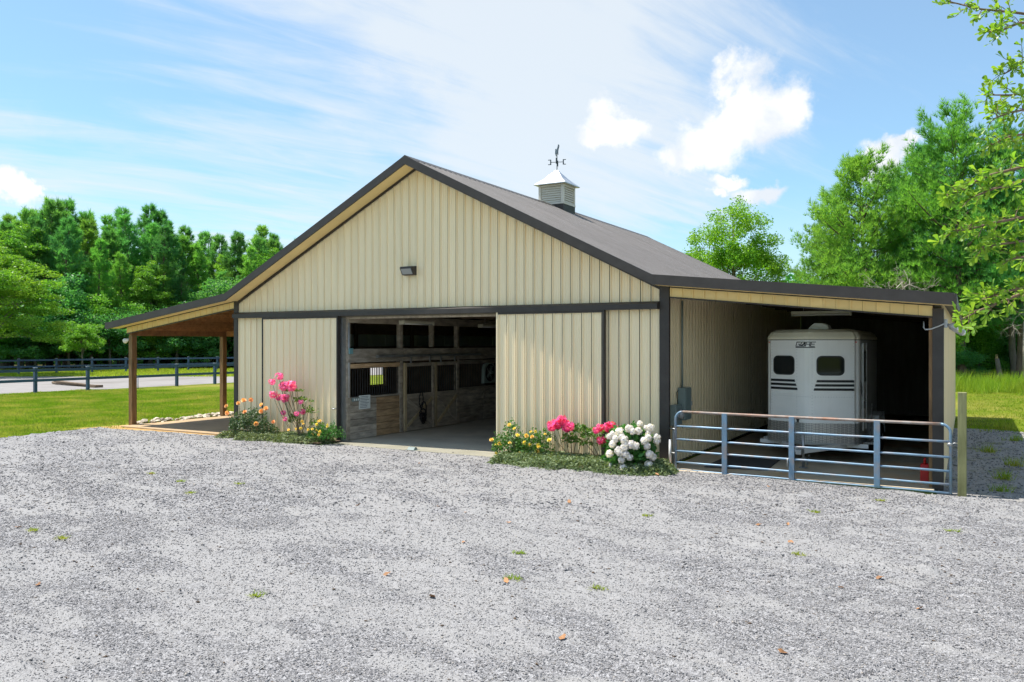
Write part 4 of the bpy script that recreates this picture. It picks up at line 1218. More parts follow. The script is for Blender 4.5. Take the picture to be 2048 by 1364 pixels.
# lettering: G, slashed O, R, E in slanted block strokes
def glyph(strokes, x0, z0, s):
    m = MB()
    for (a, b, c, d) in strokes:
        P_ = Vector((a, 0, b)); Q_ = Vector((c, 0, d)); dv = (Q_ - P_).normalized(); nn_ = Vector((-dv.z, 0, dv.x)) * .085
        P_ -= dv * .08; Q_ += dv * .08
        vs = []
        for v in (P_ + nn_, P_ - nn_, Q_ - nn_, Q_ + nn_):
            zz = v.z * s; xx = x0 + v.x * s + zz * .25
            vs.append((TX + xx, nose(xx) - .008, z0 + zz))
        m._add(vs, [(0, 1, 2, 3)])
    return m
LETTERS = {'G': [(1, 1, .1, 1), (.1, 1, .1, 0), (.1, 0, 1, 0), (1, 0, 1, .5), (1, .5, .6, .5)],
           'O': [(.1, 0, .1, 1), (.1, 1, 1, 1), (1, 1, 1, 0), (1, 0, .1, 0), (.2, .05, .9, .95), (.45, .05, .95, .7)],
           'R': [(.1, 0, .1, 1), (.1, 1, 1, 1), (1, 1, 1, 0), (.1, .5, 1, .5)],
           'E': [(.1, 0, .1, 1), (.1, 1, 1, 1), (.1, .5, .85, .5), (.1, 0, 1, 0)]}
for k, ch in enumerate('GORE'):
    g_ = glyph(LETTERS[ch], -.305 + k * .108, 2.668, .094); o_ = g_.build('letter', M['black_decal'], tr)
    o_.location.y -= .001 * (k % 2)
quad_decal((-.305, -.30), (.125, .13), 2.632, 2.650, 0, 'letter_underline', M['black_decal'], tr)
# rivet line
m = MB()
for k in range(34):
    x = -.86 + k * .052; m.box(TX + x, TX + x + .012, nose(x) - .006, nose(x) + .01, 1.53, 1.542)
m.build('rivet_row', M['galv'], tr)['kind'] = 'stuff'
for x_ in (-.88, -.28, .06, .88):
    m = MB()
    for k in range(26): m.box(TX + x_, TX + x_ + .011, nose(x_) - .006, nose(x_) + .01, 1.02 + k * .068, 1.031 + k * .068)
    m.build('rivet_row', M['galv'], tr)['kind'] = 'stuff'
for s in (-1, 1):
    MB().box(TX + s * .935 - .011, TX + s * .935 + .011, nose(.9) - .012, nose(.9) + .03, 2.745, 2.775).build('marker_lamp', M['red'] if s > 0 else M['red'], tr)
# front latch handle
MB().prism([(TX - .27, .955), (TX - .23, .955), (TX - .225, 1.01), (TX - .20, 1.03), (TX - .30, 1.03), (TX - .275, 1.01)], 1, nose(.25) - .03, nose(.25)).build('lock_handle', M['black_decal'], tr)
# side door
sd = MB().box(TX + HW, TX + HW + .02, TY + .95, TY + 1.55, .75, 2.72).build('side_door', M['trailer'], tr, bevel=.008)
MB().box(TX + HW + .021, TX + HW + .028, TY + 1.08, TY + 1.42, 1.85, 2.55).build('door_window', M['dark_glass'], sd)
MB().box(TX + HW + .021, TX + HW + .05, TY + 1.00, TY + 1.04, 1.25, 1.42).build('door_handle', M['steel_dark'], sd)
for y in (TY + .94, TY + 1.56): MB().box(TX + HW, TX + HW + .03, y - .012, y + .012, .74, 2.73).build('door_trim', M['galv'], sd)
# roof vent
m = MB(); m.prism([(TX - .15, 3.05), (TX + .33, 3.05), (TX + .29, 3.15), (TX + .18, 3.20), (TX + .0, 3.20), (TX - .10, 3.12)], 1, TY + .7, TY + 1.15); m.build('roof_vent', M['white_paint'], tr, bevel=.015)
# fenders and wheels
for s in (-1, 1):
    fm = MB(); x0 = TX + s * (HW + .002); x1 = TX + s * (HW + .24)
    yy0, yy1 = TY + 1.9, TY + 3.9
    fm.prism([(yy0, .45), (yy0 + .30, 1.00), (yy1 - .30, 1.00), (yy1, .45), (yy1 - .08, .45), (yy1 - .34, .94), (yy0 + .34, .94), (yy0 + .08, .45)], 0, min(x0, x1), max(x0, x1))
    fm.build('fender', M['white_paint'], tr)
    MB().box(min(x0, x1), max(x0, x1), TY + 1.15, TY + 1.88, .42, .47).build('running_board', M['plate'], tr)
    # triangular gravel guard in front of the fender
    MB().prism([(TY + 1.45, .48), (TY + 1.9, .48), (TY + 1.9, 1.30)], 0, min(TX + s * (HW + .10), TX + s * (HW + .125)), max(TX + s * (HW + .10), TX + s * (HW + .125))).build('stone_guard', M['plate'], tr)
    for yw in (TY + 2.45, TY + 3.35):
        wm = MB(); wm.lathe((TX + s * (HW + .13), yw, .385), [(.18, -.09), (.31, -.10), (.335, -.06), (.335, .06), (.31, .10), (.18, .09)], 24, 'x')
        wo = wm.build('wheel', M['rubber_black'], tr)
        MB().lathe((TX + s * (HW + .13), yw, .385), [(.06, -.095), (.19, -.07), (.19, .07), (.06, .095)], 20, 'x').build('rim', M['white_paint'], wo)
# A-frame tongue, coupler, jack
hz_ = .44
for s in (-1, 1): MB().bar((TX + s * .75, TY + .55, hz_), (TX + s * .05, TY - .95, hz_), .06, .10).build('tongue_bar', M['white_paint'], tr)
MB().box(TX - HW - .17, TX + HW + .17, TY + .46, TY + .56, .40, .49).build('frame_sill', M['white_paint'], tr)
MB().box(TX - .06, TX + .06, TY - 1.32, TY - .92, .40, .50).build('coupler', M['galv'], tr, bevel=.01)
MB().tube([(TX + .0, TY - .72, .06), (TX + .0, TY - .72, .78)], .03, 8).tube([(TX, TY - .72, .05), (TX, TY - .72, .065)], .09, 12).build('jack', M['galv'], tr)
MB().tube([(TX, TY - .72, .76), (TX + .16, TY - .74, .76), (TX + .16, TY - .74, .66)], .010, 6).build('jack_crank', M['galv'], tr)
m = MB()
for k in range(10): m.tube(loop(TY - 1.05 + .05 * k, .30 - .015 * k * (9 - k) / 2, .03, .02, TX + .10, 8), .006, 5)
m.build('safety_chain', M['galv'], tr)

# ------------------------------------------------------------------ fences
def fence(p0, p1, n, label):
    root = empty('paddock_fence', (p0[0], p0[1], 0), label, 'fence')
    a = Vector((p0[0], p0[1], 0)); b = Vector((p1[0], p1[1], 0)); d = (b - a) / n
    dirn = d.normalized(); ang = math.atan2(d.y, d.x)
    nrm = Vector((dirn.y, -dirn.x, 0))
    pm_ = MB().box(-.075, .075, -.075, .075, -.1, 1.40).mesh('post')
    cm_ = MB().box(-.09, .09, -.09, .09, 1.40, 1.425).mesh('cap')
    rm_ = MB().box(0, d.length - .012, -.022, .022, -.075, .075).mesh('rail')
    pm_.materials.append(M['fence']); cm_.materials.append(M['fence_cap']); rm_.materials.append(M['fence'])
    for i in range(n + 1):
        p = d * i
        po = add('post', pm_, None, root, p, (0, 0, ang))
        add('post_cap', cm_, None, po)
        if i < n:
            for z in (1.27, .72):
                add('rail', rm_, None, root, p + nrm * .099 + Vector((0, 0, z + random.uniform(-.012, .012))), (0, 0, ang + random.uniform(-.003, .003)))
    return root
fence((-25.2, -3.6), (-25.2, 38.4), 14, 'dark navy two-rail paddock fence at the near side of the riding arena')
fence((-55.6, 11.2), (-42.9, 53.2), 15, 'dark navy two-rail fence at the far side of the riding arena')
jp = empty('jump_poles', (-31, 14.2, .02), 'dark timber poles lying on the arena sand beyond the near fence', 'poles')
MB().tube([(-34.2, 14.7, .12), (-28.2, 13.8, .08)], .085, 8).build('pole', M['dark_wood'], jp)
MB().tube([(-33.6, 14.45, .26), (-27.8, 13.62, .10)], .07, 8).build('pole', M['dark_wood'], jp)
MB().box(-28.4, -27.7, 13.45, 14.0, .006, .16).build('rest_block', M['dark_wood'], jp)
t = empty('yard_hydrant', (-24.6, 14.2, 0), 'thin blue-grey standpipe beside the near fence', 'standpipe')
MB().tube([(-24.6, 14.2, 0), (-24.6, 14.2, .72)], .025, 6).build('pipe', M['gate'], t)
MB().tube([(-24.6, 14.2, .70), (-24.6, 14.05, .73), (-24.6, 14.0, .66)], .03, 6).build('spout', M['gate'], t)

# ------------------------------------------------------------------ river rocks along the porch
def rock_mesh(seed):
    r = np.random.default_rng(seed)
    import bmesh
    bm = bmesh.new(); bmesh.ops.create_icosphere(bm, subdivisions=1, radius=1)
    for v in bm.verts:
        v.co = Vector((v.co.x * r.uniform(.8, 1.2), v.co.y * r.uniform(.7, 1.1), v.co.z * r.uniform(.5, .75)))
    me = bpy.data.meshes.new('rock'); bm.to_mesh(me); bm.free()
    me.materials.append(M['rock']); return me
rocks = [rock_mesh(k) for k in range(5)]
for k in range(120):
    y = random.uniform(.3, 7.5); x = -5.35 + random.gauss(0, .17) - .02 * y
    s = random.uniform(.06, .15)
    o = add('river_rock', rocks[k % 5], None, None, (x, y, s * .3 + random.random() * .05), (random.uniform(-.3, .3), random.uniform(-.3, .3), random.uniform(0, 6.28)))
    o.scale = (s * random.uniform(1, 1.5), s, s * .8)
    tag(o, 'tan river rock in the loose row along the porch slab edge', 'rock', 'river rocks edging the porch')

# ------------------------------------------------------------------ foliage builders
def quads(C, U, V):
    """diamond leaves: centre C, half-length vectors U, half-width vectors V"""
    n = len(C)
    P = np.stack([C - U, C + V * 1.0 - U * .1, C + U, C - V * 1.0 - U * .1], 1).reshape(-1, 3)
    F = np.arange(n * 4).reshape(n, 4)
    return P, F

def rand_dirs(n, r):
    v = r.normal(0, 1, (n, 3)); return v / np.linalg.norm(v, axis=1)[:, None]

def cross_w(D, r):
    w = np.cross(D, rand_dirs(len(D), r)); return w / (np.linalg.norm(w, axis=1)[:, None] + 1e-6)

def needle_tufts(C, D, r, per, length, width):
    """brushes of needles: per needles splayed round direction D at C"""
    n = len(C)
    C2 = np.repeat(C, per, 0); D2 = np.repeat(D, per, 0)
    d = D2 * 1.0 + rand_dirs(n * per, r) * .75
    d /= np.linalg.norm(d, axis=1)[:, None]
    L = length * r.uniform(.7, 1.25, (n * per, 1))
    w = cross_w(d, r) * width
    P = np.stack([C2 - w, C2 + w, C2 + d * L], 1).reshape(-1, 3)
    return P, np.arange(n * per * 3).reshape(-1, 3)

def trunk_pts(H, r0, bend, r, n=9):
    px, py = r.normal(0, bend, 2)
    ph = r.uniform(0, 6.28, 2)
    pts = []; rad = []
    for k in range(n):
        t = k / (n - 1)
        pts.append((px * math.sin(t * 2.2 + ph[0]) * t, py * math.sin(t * 2.0 + ph[1]) * t, H * t))
        rad.append(max(.018, r0 * (1 - t) ** .8 * (1.25 if k == 0 else 1)))
    return pts, rad

def pine_meshes(seed, H, R0, base, per=9, nl=.34, nw=.028, dens=1.0, pw=.62):
    """trunk+limbs mesh and needle mesh of a loblolly-like pine"""
    r = np.random.default_rng(seed)
    pts, rad = trunk_pts(H, .0135 * H + .03, .35, r)
    m = MB(); m.tube(pts, rad, 8, caps=False)
    tz = np.array([p[2] for p in pts]); tx = np.array([p[0] for p in pts]); ty = np.array([p[1] for p in pts])
    C = []; D = []
    z = base * H
    while z < H * .985:
        u = (z / H - base) / (1 - base)
        prof = (1 - u) ** pw * (.55 + .45 * min(1, u * 3.2)) + .05
        nb = r.integers(3, 6)
        a0 = r.uniform(0, 6.28)
        for b in range(nb):
            if r.random() < .10: continue
            a = a0 + b * 6.283 / nb + r.normal(0, .25)
            L = R0 * prof * r.uniform(.62, 1.2)
            rise = -.05 + .75 * u + r.normal(0, .10)
            o = Vector((np.interp(z, tz, tx), np.interp(z, tz, ty), z))
            dirv = Vector((math.cos(a), math.sin(a), 0))
            bp = []
            for k in range(5):
                t = k / 4
                bp.append(o + dirv * (L * t) + Vector((0, 0, L * (rise * t + .22 * t * t))))
            m.tube(bp, [max(.012, .022 * L * (1 - t * .85)) for t in (0, .25, .5, .75, 1)], 4, caps=False)
            nt_ = int((6 + L * 9.5) * dens)
            for k in range(nt_):
                t = r.uniform(.25, 1.03) ** .8
                p = o + dirv * (L * t) + Vector((0, 0, L * (rise * t + .22 * t * t)))
                side = Vector((-dirv.y, dirv.x, 0)) * (r.normal(0, .26) * L * (1.15 - t * .6))
                p = p + side + Vector((0, 0, r.normal(.05, .10 + .055 * L) + .05))
                C.append(p); D.append((dirv * .5 + side * .25 + Vector((0, 0, .85 + .3 * r.random()))).normalized())
        z += (.42 + .25 * r.random()) * (H / 17)
    for k in range(8):
        C.append(Vector((pts[-1][0] + r.normal(0, .1), pts[-1][1] + r.normal(0, .1), H - .5 + k * .08))); D.append(Vector((0, 0, 1)))
    C = np.array([tuple(c) for c in C]); D = np.array([tuple(d) for d in D])
    P, F = needle_tufts(C, D, r, per, nl, nw)
    return m.mesh('trunk'), fast_mesh('needles', P, F)

def broad_meshes(seed, H, RX, RZ, zc, clumps=170, leaves=70, leaf=.13, flat=.55, r0=None, clump_r=.75, droop=0.0, hollow=.45):
    """trunk+limbs mesh and leaf mesh of a broad-leaved tree; crown ellipsoid RX by RZ centred at zc"""
    r = np.random.default_rng(seed)
    m = MB()
    r0 = r0 or .018 * H + .03
    pts, rad = trunk_pts(zc + RZ * .5, r0, .25, r)
    m.tube(pts, rad, 8, caps=False)
    C = []
    cen = np.array([0, 0, zc])
    lob = rand_dirs(9, r); lw = r.uniform(.0, .32, 9)
    for k in range(clumps):
        d = rand_dirs(1, r)[0]
        if d[2] < -.55: d[2] *= -.4
        f = (hollow + (1 - hollow) * r.random() ** .55)
        bump = 1 + float(np.max(lw * np.clip(lob @ d, 0, 1) ** 3)) - .12
        p = cen + d * np.array([RX, RX, RZ]) * f * bump
        C.append(p)
        if k % 5 == 0:
            st = Vector(pts[r.integers(3, 8)]); en = Vector(p)
            mid = st.lerp(en, .5) + Vector((0, 0, .25))
            m.tube([st, mid, en], [.035 * RX / 3, .022 * RX / 3, .008], 4, caps=False)
    C = np.array(C)
    n = clumps * leaves
    cc = np.repeat(C, leaves, 0)
    off = rand_dirs(n, r) * (r.random((n, 1)) ** .45) * clump_r * np.repeat(r.uniform(.6, 1.25, (clumps, 1)), leaves, 0)
    off[:, 2] *= flat
    P0 = cc + off
    P0[:, 2] -= droop * r.random(n) * .6
    u = rand_dirs(n, r); u[:, 2] = u[:, 2] * .45 - .15 - droop * .5
    u /= np.linalg.norm(u, axis=1)[:, None]
    w = cross_w(u, r)
    s = leaf * r.uniform(.6, 1.3, (n, 1))
    P, F = quads(P0, u * s, w * s * .48)
    return m.mesh('trunk'), fast_mesh('leaves', P, F)

M['pine_dark'] = leafmat('pine_needles_dark', (.060, .245, .095), (.12, .34, .115), .55, .22, .5, (.18, .40, .085), .28)
M['pine_light'] = leafmat('pine_needles_light', (.10, .30, .07), (.19, .42, .09), .55, .15, .5, (.23, .46, .08), .30)
M['leaf_mid'] = leafmat('broad_leaf_mid', (.08, .25, .035), (.15, .35, .045), .48, .2, .45, (.20, .40, .04), .4)
M['leaf_bright'] = leafmat('broad_leaf_bright', (.12, .27, .018), (.20, .37, .03), .48, .1, .45, (.27, .40, .04), .35)
M['leaf_left'] = leafmat('left_tree_leaf', (.07, .23, .022), (.13, .32, .03), .48, .08, .45, (.24, .40, .04), .30)
M['leaf_dark'] = leafmat('understory_leaf', (.06, .23, .075), (.12, .32, .09), .52, .22, .5)
M['leaf_oak'] = leafmat('oak_leaf', (.12, .27, .025), (.22, .37, .04), .5, .12, .4, spec=.5)
M['leaf_rose'] = leafmat('rose_leaf', (.05, .105, .045), (.10, .17, .07), .3, .1, .45)
M['leaf_rhodo'] = leafmat('rhododendron_leaf', (.09, .18, .035), (.17, .27, .06), .3, .1, .45)
M['leaf_hydr'] = leafmat('hydrangea_leaf', (.05, .16, .03), (.11, .25, .05), .3, .1, .45)
M['juniper'] = leafmat('ground_cover_leaf', (.12, .175, .075), (.24, .30, .15), .25, .05, .6)
M['grass'] = leafmat('grass_blade', (.10, .20, .012), (.27, .37, .035), .45, .0, .6, (.42, .38, .11), .6, spec=.1)
M['weed'] = leafmat('tall_weed', (.18, .34, .025), (.32, .46, .05), .45, .05, .5, (.28, .33, .05), .5, spec=.2)

# prototypes (one mesh pair each; every tree below shares one of them)
PINES = [pine_meshes(101 + k, 18.0, 3.1 + .3 * (k % 3), .05 + .06 * (k % 3), per=12, nl=.55, nw=.026, dens=1.2, pw=.68) for k in range(4)]
NEARPINES = [pine_meshes(201, 16.4, 5.3, .20, per=12, nl=.44, nw=.019, dens=2.3), pine_meshes(207, 17.6, 5.4, .25, per=12, nl=.44, nw=.019, dens=2.3)]
BROADS = [broad_meshes(301, 11, 3.4, 4.2, 6.8, 130, 150, .115), broad_meshes(302, 9, 3.0, 3.3, 5.2, 120, 150, .115), broad_meshes(303, 14, 3.0, 5.5, 8.6, 140, 160, .12)]
UNDER = [broad_meshes(321, 5, 2.5, 2.4, 2.3, 100, 170, .085, hollow=.3), broad_meshes(322, 6, 2.2, 3.0, 2.8, 100, 170, .085, hollow=.3)]

def place_tree(name, meshes, loc, scale, rz, bark, leaf, label, group=None, cat='tree', lean=0, sz=None):
    t = empty(name, loc, label, cat, group, rz)
    t.scale = (scale, scale, scale * (sz or 1)); t.rotation_euler = (lean, 0, rz)
    for nm, me, mt in (('trunk', meshes[0], bark), ('crown', meshes[1], leaf)):
        o = bpy.data.objects.new(nm, me); COL.objects.link(o); o.parent = t
        if not me.materials: me.materials.append(mt)
        o.material_slots[0].link = 'OBJECT'; o.material_slots[0].material = mt
    return t

ORD = ['first', 'second', 'third', 'fourth', 'fifth', 'sixth', 'seventh', 'eighth', 'ninth', 'tenth', 'eleventh', 'twelfth', 'thirteenth', 'fourteenth', 'fifteenth', 'sixteenth', 'seventeenth', 'eighteenth', 'nineteenth', 'twentieth']
rt = random.Random(5)
# far woods on the left: (row name, depth function, tops, count)
def top_line(px): return float(np.interp(px, [-80, 0, 60, 110, 150, 200, 250, 300, 350, 430, 500, 560, 610, 760], [420, 418, 400, 390, 400, 425, 405, 415, 440, 455, 452, 470, 462, 480]))
rows3 = [('front', 84, 18, 60, 170), ('middle', 88, 20, 25, 75), ('back', 93, 20, -6, 30)]
for rn, d0, n, lo, hi in rows3:
    for k in range(n):
        px = -70 + (k + .5 + rt.uniform(-.3, .3)) * (760 / n)
        d = d0 + (px / 600) * 13 + rt.uniform(-1.5, 1.5)
        ty_ = top_line(px) + rt.uniform(lo * .5, hi) * .8
        ztop = 2.73 - (ty_ - 687) / FPX * d
        p = at(px, 687, d)
        pr = PINES[rt.randrange(4)]
        broad = rn == 'front' and rt.random() < .16
        lab = '%s %s from the left in the %s row of the far woods' % (ORD[k], 'tree', rn)
        if broad:
            place_tree('forest_tree', BROADS[2], (p.x, p.y, 0), ztop / 14.2, rt.uniform(0, 6.28), M['bark_grey'], M['leaf_mid'], lab.replace('tree from', 'tree, broad-leaved, from'), 'trees of the far woods')
        else:
            place_tree('pine_tree', pr, (p.x, p.y, 0), ztop / 18.0, rt.uniform(0, 6.28), M['bark_pine'], M['pine_light'] if rt.random() < .35 else M['pine_dark'], lab.replace('tree from', 'pine from'), 'trees of the far woods')
# understory along the wood edge
for k in range(40):
    px = -60 + (k % 20 + .5 * (k // 20) + rt.uniform(-.25, .25)) * (680 / 20)
    d = (80.5 if k < 20 else 86.5) + (px / 600) * 13 + rt.uniform(-1.5, 1.0)
    p = at(px, 687, d)
    place_tree('understory_shrub', UNDER[k % 2], (p.x, p.y, -.1), rt.uniform(1.0, 1.9), rt.uniform(0, 6.28), M['bark_grey'], M['leaf_dark'] if rt.random() < .45 else M['leaf_mid'], '%s leafy shrub from the left, %s line of the far wood edge' % (ORD[k % 20], 'nearer' if k < 20 else 'farther'), 'shrubs of the far wood edge', 'shrub')
# the bright broad-leaved tree at the left edge
big_left = broad_meshes(311, 12, 5.6, 5.6, 6.0, 360, 170, .105, flat=.30, clump_r=1.0)
p = at(-25, 687, 68)
place_tree('broadleaf_tree', big_left, (p.x, p.y, -.2), 1.0, 1.0, M['bark_grey'], M['leaf_left'], 'bright yellow-green broad-leaved tree at the left edge before the woods')
p = at(165, 687, 77)
place_tree('broadleaf_tree', BROADS[1], (p.x, p.y, -.3), .62, 2.0, M['bark_grey'], M['leaf_mid'], 'small mid-green tree just right of the bright left tree')

# round tree behind the barn roof
mid = broad_meshes(312, 11.5, 3.35, 4.7, 7.0, 240, 150, .078, flat=.7, clump_r=.65, droop=.5, hollow=.5)
p = at(1468, 687, 50)
place_tree('round_tree', mid, (p.x, p.y, 0), 1.0, .6, M['bark_grey'], M['leaf_bright'], 'single round bright green tree rising behind the barn roof')

# pines on the right
def rp(px, d, meshes, sc, rz, leaf, label, name='pine_tree', bark='bark_pine', sz=None, grp='woods right of the barn'):
    p = at(px, 687, d)
    return place_tree(name, meshes, (p.x, p.y, 0), sc, rz, M[bark], M[leaf], label, grp, 'tree', 0, sz)
rp(1738, 57, NEARPINES[0], .95, .3, 'pine_light', 'broad pine with a pointed top, leftmost of the right-hand woods')
rp(1925, 54, NEARPINES[1], 1.02, 1.9, 'pine_light', 'tallest broad pine of the right-hand woods, behind the shed corner')
rp(1838, 59, NEARPINES[0], 1.0, 2.6, 'pine_dark', 'pine filling the gap between the two broad right-hand pines')
rp(2040, 52, NEARPINES[1], .93, 4.1, 'pine_dark', 'pine with a bare grey trunk at the right edge of the woods')
rp(2150, 55, NEARPINES[0], 1.05, 5.0, 'pine_dark', 'pine just beyond the right edge of the picture')
rp(1665, 61, NEARPINES[1], .70, .9, 'pine_light', 'low light-green pine at the left end of the right-hand woods')
rp(1985, 66, PINES[2], .92, .9, 'pine_dark', 'slender dark pine standing behind the broken stump')
rp(1800, 70, PINES[1], .88, 1.9, 'pine_dark', 'slender dark pine behind the pale dead branches')
rp(2090, 68, PINES[0], .98, 3.9, 'pine_dark', 'slender dark pine behind the right-edge trunk')
rp(1900, 72, PINES[3], .9, 2.2, 'pine_dark', 'slender pine far behind the shed corner floodlight')
rp(1600, 62, BROADS[0], .62, 2.2, 'leaf_bright', 'low bright green tree between the round tree and the right pines', 'broadleaf_tree', 'bark_grey')
rp(1860, 50, BROADS[1], .66, 1.2, 'leaf_mid', 'mid-green young tree over the far end of the shed roof', 'broadleaf_tree', 'bark_grey')
rp(1945, 62, BROADS[0], .75, .2, 'leaf_mid', 'leafy young tree in the shade behind the bare right trunks', 'broadleaf_tree', 'bark_grey')
rp(2060, 60, BROADS[1], .85, 4.2, 'leaf_mid', 'leafy young tree low at the right edge of the woods', 'broadleaf_tree', 'bark_grey')
for k, (px, d, s, lf) in enumerate([(1925, 54, .62, 'leaf_dark'), (1960, 56, .75, 'leaf_mid'), (1995, 57, .6, 'leaf_dark'), (2035, 57, .8, 'leaf_dark'), (2075, 55, .9, 'leaf_dark'), (1890, 58, .9, 'leaf_dark'), (1945, 64, 1.1, 'leaf_dark'), (2010, 66, 1.2, 'leaf_dark'), (2070, 66, 1.2, 'leaf_dark')]):
    p = at(px, 687, d)
    place_tree('understory_shrub', UNDER[k % 2], (p.x, p.y, -.1), s, k * 1.3, M['bark_grey'], M[lf], '%s leafy shrub under the right-hand pines, %s' % (ORD[k], 'nearer' if k < 6 else 'farther back'), 'shrubs under the right-hand pines', 'shrub')

# bare trunks seen under the canopy, broken stump, dead branches
def bare_trunk(px, d, h, r0, label, lean=(0, 0)):
    p = at(px, 687, d); m = MB()
    n = 7
    m.tube([(p.x + lean[0] * k / n * h + .05 * math.sin(k * 2), p.y + lean[1] * k / n * h, h * k / n - .05) for k in range(n + 1)], [r0 * (1.25 if k == 0 else 1) * (1 - .35 * k / n) for k in range(n + 1)], 10)
    t = empty('bare_trunk', (p.x, p.y, 0), label, 'tree', 'bare trunks under the right-hand canopy')
    m.build('trunk', M['bark_grey'], t)
    b = MB()
    rr = random.Random(int(px))
    for k in range(7):
        z = h * (.35 + .09 * k); a = rr.uniform(0, 6.28); L = rr.uniform(.5, 1.3)
        b.tube([(p.x + lean[0] * z, p.y + lean[1] * z, z), (p.x + lean[0] * z + L * math.cos(a), p.y + L * math.sin(a), z + .2 * L)], [.03, .008], 5)
    b.build('dead_twigs', M['bark_dead'], t)
bare_trunk(1938, 56.5, 9.5, .24, 'bare grey trunk right behind the shed corner')
bare_trunk(2028, 53.5, 8.5, .23, 'pale bare trunk nearest the right edge', (-.03, 0))
bare_trunk(1928, 60.5, 9.0, .16, 'thinner trunk just left of the one behind the shed corner')
bare_trunk(1735, 56.8, 9.0, .22, 'dark trunk inside the leftmost broad pine')
p = at(1999, 687, 52)
t = empty('broken_stump', (p.x, p.y, 0), 'leaning broken stump with pale split top at the edge of the woods', 'stump')
MB().tube([(p.x + .12, p.y, -.05), (p.x + .05, p.y, .5), (p.x - .06, p.y, 1.2), (p.x - .14, p.y, 1.75)], [.22, .18, .15, .13], 10).build('trunk', M['bark_grey'], t)
m = MB()
for k in range(6):
    a = k * 1.05; m.tube([(p.x - .14 + .08 * math.cos(a), p.y + .08 * math.sin(a), 1.6), (p.x - .17 + .06 * math.cos(a), p.y + .06 * math.sin(a), 1.85 + .10 * (k % 3))], [.05, .008], 5)
m.build('split_top', M['split_wood'], t)

def dead_branches(name, c, n, L, label, seed):
    r = np.random.default_rng(seed); m = MB()
    def grow(p, d, l, rad, depth):
        q_ = p + d * l
        mid_ = p.lerp(q_, .5) + Vector(r.normal(0, l * .08, 3))
        m.tube([p, mid_, q_], [rad, rad * .8, rad * .55], 4, caps=False)
        if depth == 0: return
        for k in range(3 if depth > 1 else 4):
            dd = (d * .7 + Vector(r.normal(0, .6, 3))).normalized()
            grow(p.lerp(q_, r.uniform(.35, 1)), dd, l * r.uniform(.5, .75), rad * .55, depth - 1)
    for k in range(n):
        a = r.uniform(0, 6.28)
        grow(c + Vector(r.normal(0, .25, 3)), Vector((math.cos(a), math.sin(a), r.uniform(.0, .5))).normalized(), L * r.uniform(.7, 1.2), .035, 3)
    t = empty(name, (c.x, c.y, 0), label, 'dead tree')
    m.build('dead_limbs', M['bark_dead'], t)
    MB().tube([(c.x, c.y, 0), (c.x, c.y, c.z + .2)], [.09, .05], 8).build('trunk', M['bark_dead'], t)
dead_branches('dead_tree', at(1800, 585, 50), 8, 1.5, 'tangle of pale dead branches above the shed roof', 3)
dead_branches('dead_tree', at(2048, 650, 50), 7, 1.3, 'tangle of pale dead branches at the right edge under the pines', 9)

def far_woods(px0, px1, d0, d1, top, n, label, seed):
    r = np.random.default_rng(seed)
    px = r.uniform(px0, px1, n); d = r.uniform(d0, d1, n)
    l = (px - 1024) / FPX * d
    x = CAM[0] + l * CS - d * SN; y = CAM[1] + l * SN + d * CS
    hmax = top * (.6 + .8 * fbm(x * .22, y * .22, seed, 3))
    C = np.stack([x, y, hmax * r.random(n)], 1)
    u = rand_dirs(n, r); w = cross_w(u, r); s = .28 * r.uniform(.6, 1.3, (n, 1))
    P, F = quads(C, u * s, w * s * .55)
    return tag(add('distant_woods', fast_mesh('distant_woods', P, F), M['leaf_dark']), label, 'woods', kind='stuff')
far_woods(-120, 760, 104, 114, 9.5, 48000, 'dark mass of woods closing the gaps behind the left-hand pines', 51)
far_woods(1540, 2300, 74, 82, 8.0, 38000, 'dark mass of woods closing the gaps behind the right-hand pines', 52)

# ------------------------------------------------------------------ grass
def blades(P, hgt, per, wid, spread, r, lean=.35):
    n = len(P) * per
    B0 = np.repeat(P, per, 0) + np.concatenate([r.normal(0, spread, (n, 2)), np.zeros((n, 1))], 1)
    h_ = np.repeat(hgt, per)[:, None] * r.uniform(.6, 1.2, (n, 1))
    a = r.uniform(0, 6.283, n); w = np.stack([np.cos(a), np.sin(a), np.zeros(n)], 1) * wid
    tip = B0 + np.concatenate([r.normal(0, lean, (n, 2)) * h_, h_], 1)
    V = np.stack([B0 - w, B0 + w, tip], 1).reshape(-1, 3)
    return V, np.arange(n * 3).reshape(-1, 3)
r = np.random.default_rng(12)
n = 60000
d = np.sqrt(r.uniform(20 ** 2, 47 ** 2, n)); l = r.uniform(-.70, -.30, n) * d
x = CAM[0] + l * CS - d * SN; y = CAM[1] + l * SN + d * CS
ok = (x < -5.25 + np.where(y < -.5, .8, 0)) & (x > -25.9) & ~in_yard(x, y)
ok &= ~((x > -6.2) & (y < .8) & (y > -1.6) & (r.random(n) < .8))
x, y = x[ok], y[ok]
hh = .035 + .10 * fbm(x * .7, y * .7, 3, 3)
V, F = blades(np.stack([x, y, np.zeros(len(x))], 1), hh, 4, .010, .06, r)
tag(add('lawn_grass', fast_mesh('lawn_grass', V, F), M['grass']), 'short sunlit grass of the lawn left of the porch', 'grass', kind='stuff')
n = 9000
x = r.uniform(18.9, 34, n); y = r.uniform(11.8, 36, n)
ok = (x > 19.4) | (y > 12.9); x, y = x[ok], y[ok]
V, F = blades(np.stack([x, y, np.zeros(len(x))], 1), .05 + .05 * fbm(x * .4, y * .4, 8, 3), 5, .012, .12, r)
tag(add('side_grass', fast_mesh('side_grass', V, F), M['grass']), 'short yellowing grass behind the gravel strip right of the barn', 'grass', kind='stuff')
n = 2600
x = r.uniform(12, 30, n); y = 37.6 + r.normal(0, 1.5, n) + (x - 19) * .12
